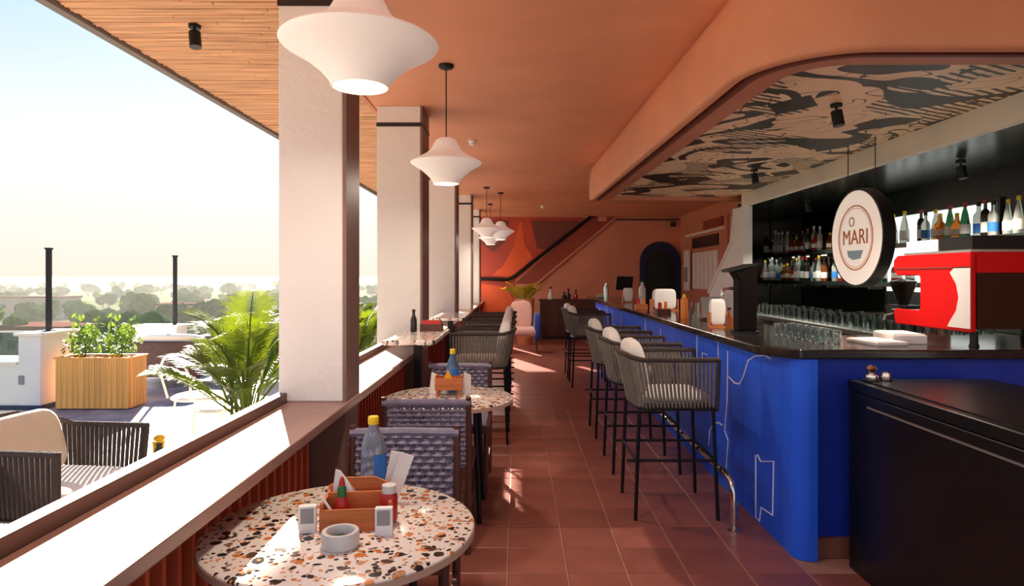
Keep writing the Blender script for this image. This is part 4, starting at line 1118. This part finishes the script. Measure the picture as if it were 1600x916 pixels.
# ------------------------------------------------------------------ terrace furniture and walls
def lounge(label, loc, rz):
    t = thing('rope_armchair', label, 'armchair', loc, rz, 'rope armchairs on the terrace')
    bot = ucurve(.29, .30, -.28, .30, .30, bow=.03, r=.16); top = ucurve(.31, .32, -.32, .63, .72, bow=.05, r=.18)
    MB().tube(bot, .014, 8).build('seat_frame', 'black_metal', t, True); MB().tube(top, .016, 8).build('arm_rail', 'rope_dark', t, True)
    o = rope_shell(top, bot, 64, .011).build('rope_weave', 'rope_dark', t, True); o['kind'] = 'stuff'
    for sx in (-1, 1):
        for sy in (-1, 1): MB().tube([(sx * .27, sy * .28, 0), (sx * .26, sy * .28, .31)], .014, 8).build('leg', 'black_metal', t, True)
    for sy in (-1, 1): MB().tube([(.29, sy * .30, .29), (.31, sy * .32, .63)], .014, 8).build('front_post', 'rope_dark', t, True)
    MB().cbox((0, 0, .30), (.54, .56, .02)).build('seat_base', 'black_metal', t)
    MB().cushion((.02, 0, .365), (.56, .54, .12), .28).build('seat_cushion', 'cushion', t, True)
    MB().cushion((-.18, 0, .57), (.14, .46, .36), .24, ry=R(-16)).build('back_cushion', 'cushion_tan', t, True)
    return t
l0 = lounge('farther rope armchair on the terrace with a beige back cushion', (-2.46, 3.38, 0), R(-6))
dup(l0, (-2.78, 2.66, 0), R(4), 'nearer rope armchair on the terrace, cut by the left edge of the picture', 'rope armchairs on the terrace')
st = thing('low_table', 'low dark terrace table beyond the parapet beside the rope armchairs', 'table', (-1.95, 3.78, 0))
MB().lathe([(0, .38), (.24, .38), (.245, .40), (0, .40)], 28).build('tabletop', 'terrazzo', st, True); MB().tube([(0, 0, .01), (0, 0, .38)], .02, 10).build('pole', 'black_metal', st); MB().lathe([(0, 0), (.15, 0), (.15, .012), (0, .014)], 24).build('base', 'black_metal', st)
vs_ = thing('flower_vase', 'tiny vase with yellow flowers on the low terrace table', 'vase', (-2.08, 3.72, .40))
MB().lathe([(0, 0), (.03, 0), (.036, .04), (.015, .09), (.018, .11), (0, .11)], 14).build('vase', 'ash_dark', vs_, True); MB().cushion((0, 0, .14), (.06, .06, .04), .8, 6).build('flowers', 'yellow_tissue', vs_, True)
jb = lathe_item('juice_glass', 'small glass of yellow juice on the low terrace table', 'glass', (-2.14, 3.82, .40), [('glass', [(0, 0), (.028, 0), (.034, .10), (0, .10)], 'yellow_tissue', 14)])
def wire_chair(label, loc, rz):
    t = thing('hoop_chair', label, 'chair', loc, rz, 'pale metal hoop chairs')
    MB().tube([(.22 * math.cos(k * math.pi / 10), .22 * math.sin(k * math.pi / 10), .44) for k in range(20)], .011, 6, closed=True).build('seat_ring', 'cream_paint', t, True)
    MB().lathe([(0, .445), (.2, .445), (.2, .46), (0, .465)], 24).build('seat', 'pot_white', t, True)
    hoop = [(-.19, -.16, .44)] + [(-.22 - .04 * math.sin(math.pi * k / 10), -.2 * math.cos(math.pi * k / 10), .62 + .2 * math.sin(math.pi * k / 10)) for k in range(11)] + [(-.19, .16, .44)]
    MB().tube(hoop, .011, 6).build('back_hoop', 'cream_paint', t, True)
    for k in range(4):
        a = math.pi / 4 + k * math.pi / 2; MB().tube([(.19 * math.cos(a), .19 * math.sin(a), .44), (.25 * math.cos(a), .25 * math.sin(a), 0)], .010, 6).build('leg', 'cream_paint', t, True)
    return t
w0 = wire_chair('pale metal hoop chair in front of the potted palm', (-2.75, 5.55, 0), R(60))
dup(w0, (-2.35, 5.1, 0), R(160), 'second pale metal hoop chair, half hidden behind the palm fronds', 'pale metal hoop chairs')
# terrace boundary
tw1 = struct('wall_terrace', MB().box(-8.0, -5.29, 7.1, 7.65, -.4, .50), 'white_paint', label='low white terrace wall with a taller block at its end')
MB().box(-5.53, -5.28, 7.09, 7.66, 0.0, .82).build('end_block', 'white_paint', tw1, bevel=.01)
MB().box(-5.56, -5.25, 7.06, 7.69, .82, .85).build('block_cap', 'cream_paint', tw1)
MB().box(-8.0, -5.54, 7.07, 7.68, .50, .53).build('wall_cap', 'cream_paint', tw1)
MB().box(-5.55, -5.265, 7.075, 7.675, -.003, .05).build('plinth', 'navy_paint', tw1)
MB().box(-8.0, -5.56, 7.08, 7.09, -.003, .05).build('plinth', 'navy_paint', tw1)
MB().box(-5.52, -5.46, 7.08, 7.089, .28, .38).build('socket_plate', 'paper_gray', tw1)
gl = thing('glass_balustrade', 'glass panel on the low white terrace wall at the left edge', 'glass panel', (-6.6, 7.38, .53))
MB().box(-1.3, 1.0, -.006, .006, 0, .30).build('pane', 'glass_rail', gl); MB().box(-1.3, 1.0, -.012, .012, .30, .32).build('top_rail', 'steel', gl)
tw2 = struct('wall_terrace_end', MB().box(-5.5, -1.2, 11.9, 12.05, -.4, .62), 'white_paint', label='low white wall at the far end of the terrace')
MB().box(-5.55, -5.3, 9.6, 11.9, -.4, .45).build('side_wall', 'white_paint', tw2)
MB().box(-5.55, -4.95, 9.3, 9.6, -.003, .74).build('corner_block', 'white_paint', tw2)
MB().box(-5.58, -4.92, 9.27, 9.63, .74, .77).build('block_cap', 'cream_paint', tw2)
def post(label, loc, h):
    t = thing('light_post', label, 'post', loc); MB().box(-.05, .05, -.05, .05, 0, .012).build('base_plate', 'light_pole_black', t); MB().box(-.022, .022, -.022, .022, .012, h).build('pole', 'light_pole_black', t); MB().box(-.03, .03, -.03, .03, h, h + .02).build('cap', 'light_pole_black', t)
post('tall black post on the white block near the left edge', (-5.40, 7.38, .85), .94)
post('tall black post on the white corner block behind the dark sofa', (-5.05, 9.45, .77), 1.0)
def sofa(label, loc, rz, w=1.0, cm='cushion'):
    t = thing('wicker_sofa', label, 'sofa', loc, rz)
    MB().box(-w / 2, w / 2, -.06, .06, .12, .60).build('backrest', 'wicker_dark', t, bevel=.02)
    MB().box(-w / 2, w / 2, .06, .70, .12, .32).build('base', 'wicker_dark', t, bevel=.02)
    for s in (-1, 1): MB().box(s * (w / 2 - .05) - .05, s * (w / 2 - .05) + .05, .06, .70, .32, .52).build('arm', 'wicker_dark', t, bevel=.02)
    MB().cushion((0, .36, .39), (w - .22, .6, .14), .25).build('seat_cushion', cm, t, True); MB().cushion((0, .10, .62), (w - .12, .16, .14), .3).build('back_cushion', cm, t, True)
    for sx in (-1, 1):
        for y in (0, .65): MB().box(sx * (w / 2 - .06) - .02, sx * (w / 2 - .06) + .02, y - .02, y + .02, 0, .12).build('leg', 'black_metal', t)
sofa('dark wicker sofa with its back to the camera behind the wooden planter', (-4.72, 8.65, 0), 0, .92)
sofa('dark wicker sofa with lilac cushions at the far end of the terrace', (-4.45, 11.0, 0), R(180), 1.2, 'lilac_fabric')
for k, (x, y, r, l) in enumerate(((-4.15, 9.3, 200, 'dark wicker chair to the right of the dark sofa'), (-3.5, 9.6, 160, 'dark wicker chair behind the palm at the terrace end'))):
    t = thing('wicker_chair', l, 'chair', (x, y, 0), R(r))
    MB().box(-.25, .25, .20, .26, .40, .72).build('backrest', 'wicker_dark', t, bevel=.015); MB().box(-.25, .25, -.25, .26, .36, .41).build('seat', 'wicker_dark', t, bevel=.01)
    for sx in (-1, 1):
        for sy in (-1, 1): MB().box(sx * .22 - .018, sx * .22 + .018, sy * .22 - .018, sy * .22 + .018, 0, .36).build('leg', 'black_metal', t)

# ------------------------------------------------------------------ landscape far below
GZ = -15.0
gv = MB(); N = 24
struct('ground', MB().box(-900, 400, -60, 1500, GZ - 1, GZ), 'ground_far', label='hazy green plain far below the terrace')
def crown_mesh(i, m):
    r_ = random.Random(60 + i); b = MB()
    for k in range(7):
        c = Vector((r_.uniform(-2.8, 2.8), r_.uniform(-2.8, 2.8), r_.uniform(4.2, 7.4))); rad = r_.uniform(1.6, 2.6); n = 9
        vs = []; fs = []
        for a in range(n + 1):
            u = -math.pi / 2 + math.pi * a / n
            for q in range(2 * n):
                w = math.pi * q / n; d = Vector((math.cos(u) * math.cos(w), math.cos(u) * math.sin(w), math.sin(u) * .8))
                f = 1 + .35 * noise.noise(d * 2.3 + c) + .2 * noise.noise(d * 6 + c); vs.append(c + d * rad * f)
        for a in range(n):
            for q in range(2 * n): fs.append((a * 2 * n + q, a * 2 * n + (q + 1) % (2 * n), (a + 1) * 2 * n + (q + 1) % (2 * n), (a + 1) * 2 * n + q))
        b.add(vs, fs)
    return b.mesh('crown', m)
CR = [crown_mesh(0, 'tree_leaf'), crown_mesh(1, 'tree_leaf'), crown_mesh(2, 'tree_leaf_pale')]
TRK = MB().tube([(0, 0, 0), (.1, 0, 2.5), (0, .1, 5)], [.4, .3, .22], 8).mesh('trunk', 'bark')
rt = random.Random(5)
LBL = ['dark rounded tree in the hazy plain beyond the terrace', 'dark spreading tree in the hazy plain beyond the terrace', 'pale green tree in the hazy plain beyond the terrace']
cnt = 0
while cnt < 290:
    dist = 58 + 820 * rt.random() ** 1.7; ang = rt.uniform(-1.0, -.12); x = ang * dist + rt.uniform(-3, 3)
    k = rt.randint(0, 2); s = rt.uniform(.75, 1.25)
    t = thing('tree', LBL[k], 'tree', (x, dist, GZ), rt.uniform(0, 6.28), ['dark rounded trees of the plain', 'dark spreading trees of the plain', 'pale green trees of the plain'][k])
    t.scale = (s, s, s * rt.uniform(.8, 1.1))
    piece('crown', CR[k], t); piece('trunk', TRK, t); cnt += 1
def building(label, loc, w, d, h, rz, nwin):
    t = thing('house', label, 'building', loc, rz)
    MB().box(-w / 2, w / 2, -d / 2, d / 2, 0, h).build('walls', 'building_wall', t); MB().box(-w / 2 - .4, w / 2 + .4, -d / 2 - .4, d / 2 + .4, h, h + .6).build('roof', 'building_roof', t)
    wm = MB().box(-.7, .7, -.12, 0, 0, 1.5).mesh('window', 'window_dark')
    for k in range(nwin): piece('window', wm, t, (-w / 2 + w * (k + .5) / nwin, -d / 2, h * .5))
building('long pale house with a brownish roof among the trees behind the left post', (-98, 142, GZ), 26, 9, 5.5, R(4), 6)
building('small pale house among the trees right of the left post', (-86, 118, GZ), 12, 8, 7, R(-6), 3)
building('pale house at the right of the hazy plain, near the far post', (-96, 190, GZ), 18, 9, 8, R(10), 4)
building('white house far away below the horizon on the left', (-190, 255, GZ), 26, 10, 8, R(0), 5)
hz = MB().box(-890, 390, 30, 1490, GZ + .05, 0.6).build('haze', 'white_paint', None)
hm_ = bpy.data.materials.new('haze'); hm_.use_nodes = True
hn = hm_.node_tree; hn.nodes.clear()
ho = hn.nodes.new('ShaderNodeOutputMaterial'); hv = hn.nodes.new('ShaderNodeVolumeScatter')
hv.inputs['Color'].default_value = (.178, .170, .152, 1); hv.inputs['Density'].default_value = 0.0030; hv.inputs['Anisotropy'].default_value = 0.0
hn.links.new(hv.outputs[0], ho.inputs['Volume'])
hz.data.materials.clear(); hz.data.materials.append(hm_)
hz['kind'] = 'stuff'; hz['label'] = 'pale morning haze lying over the distant plain'
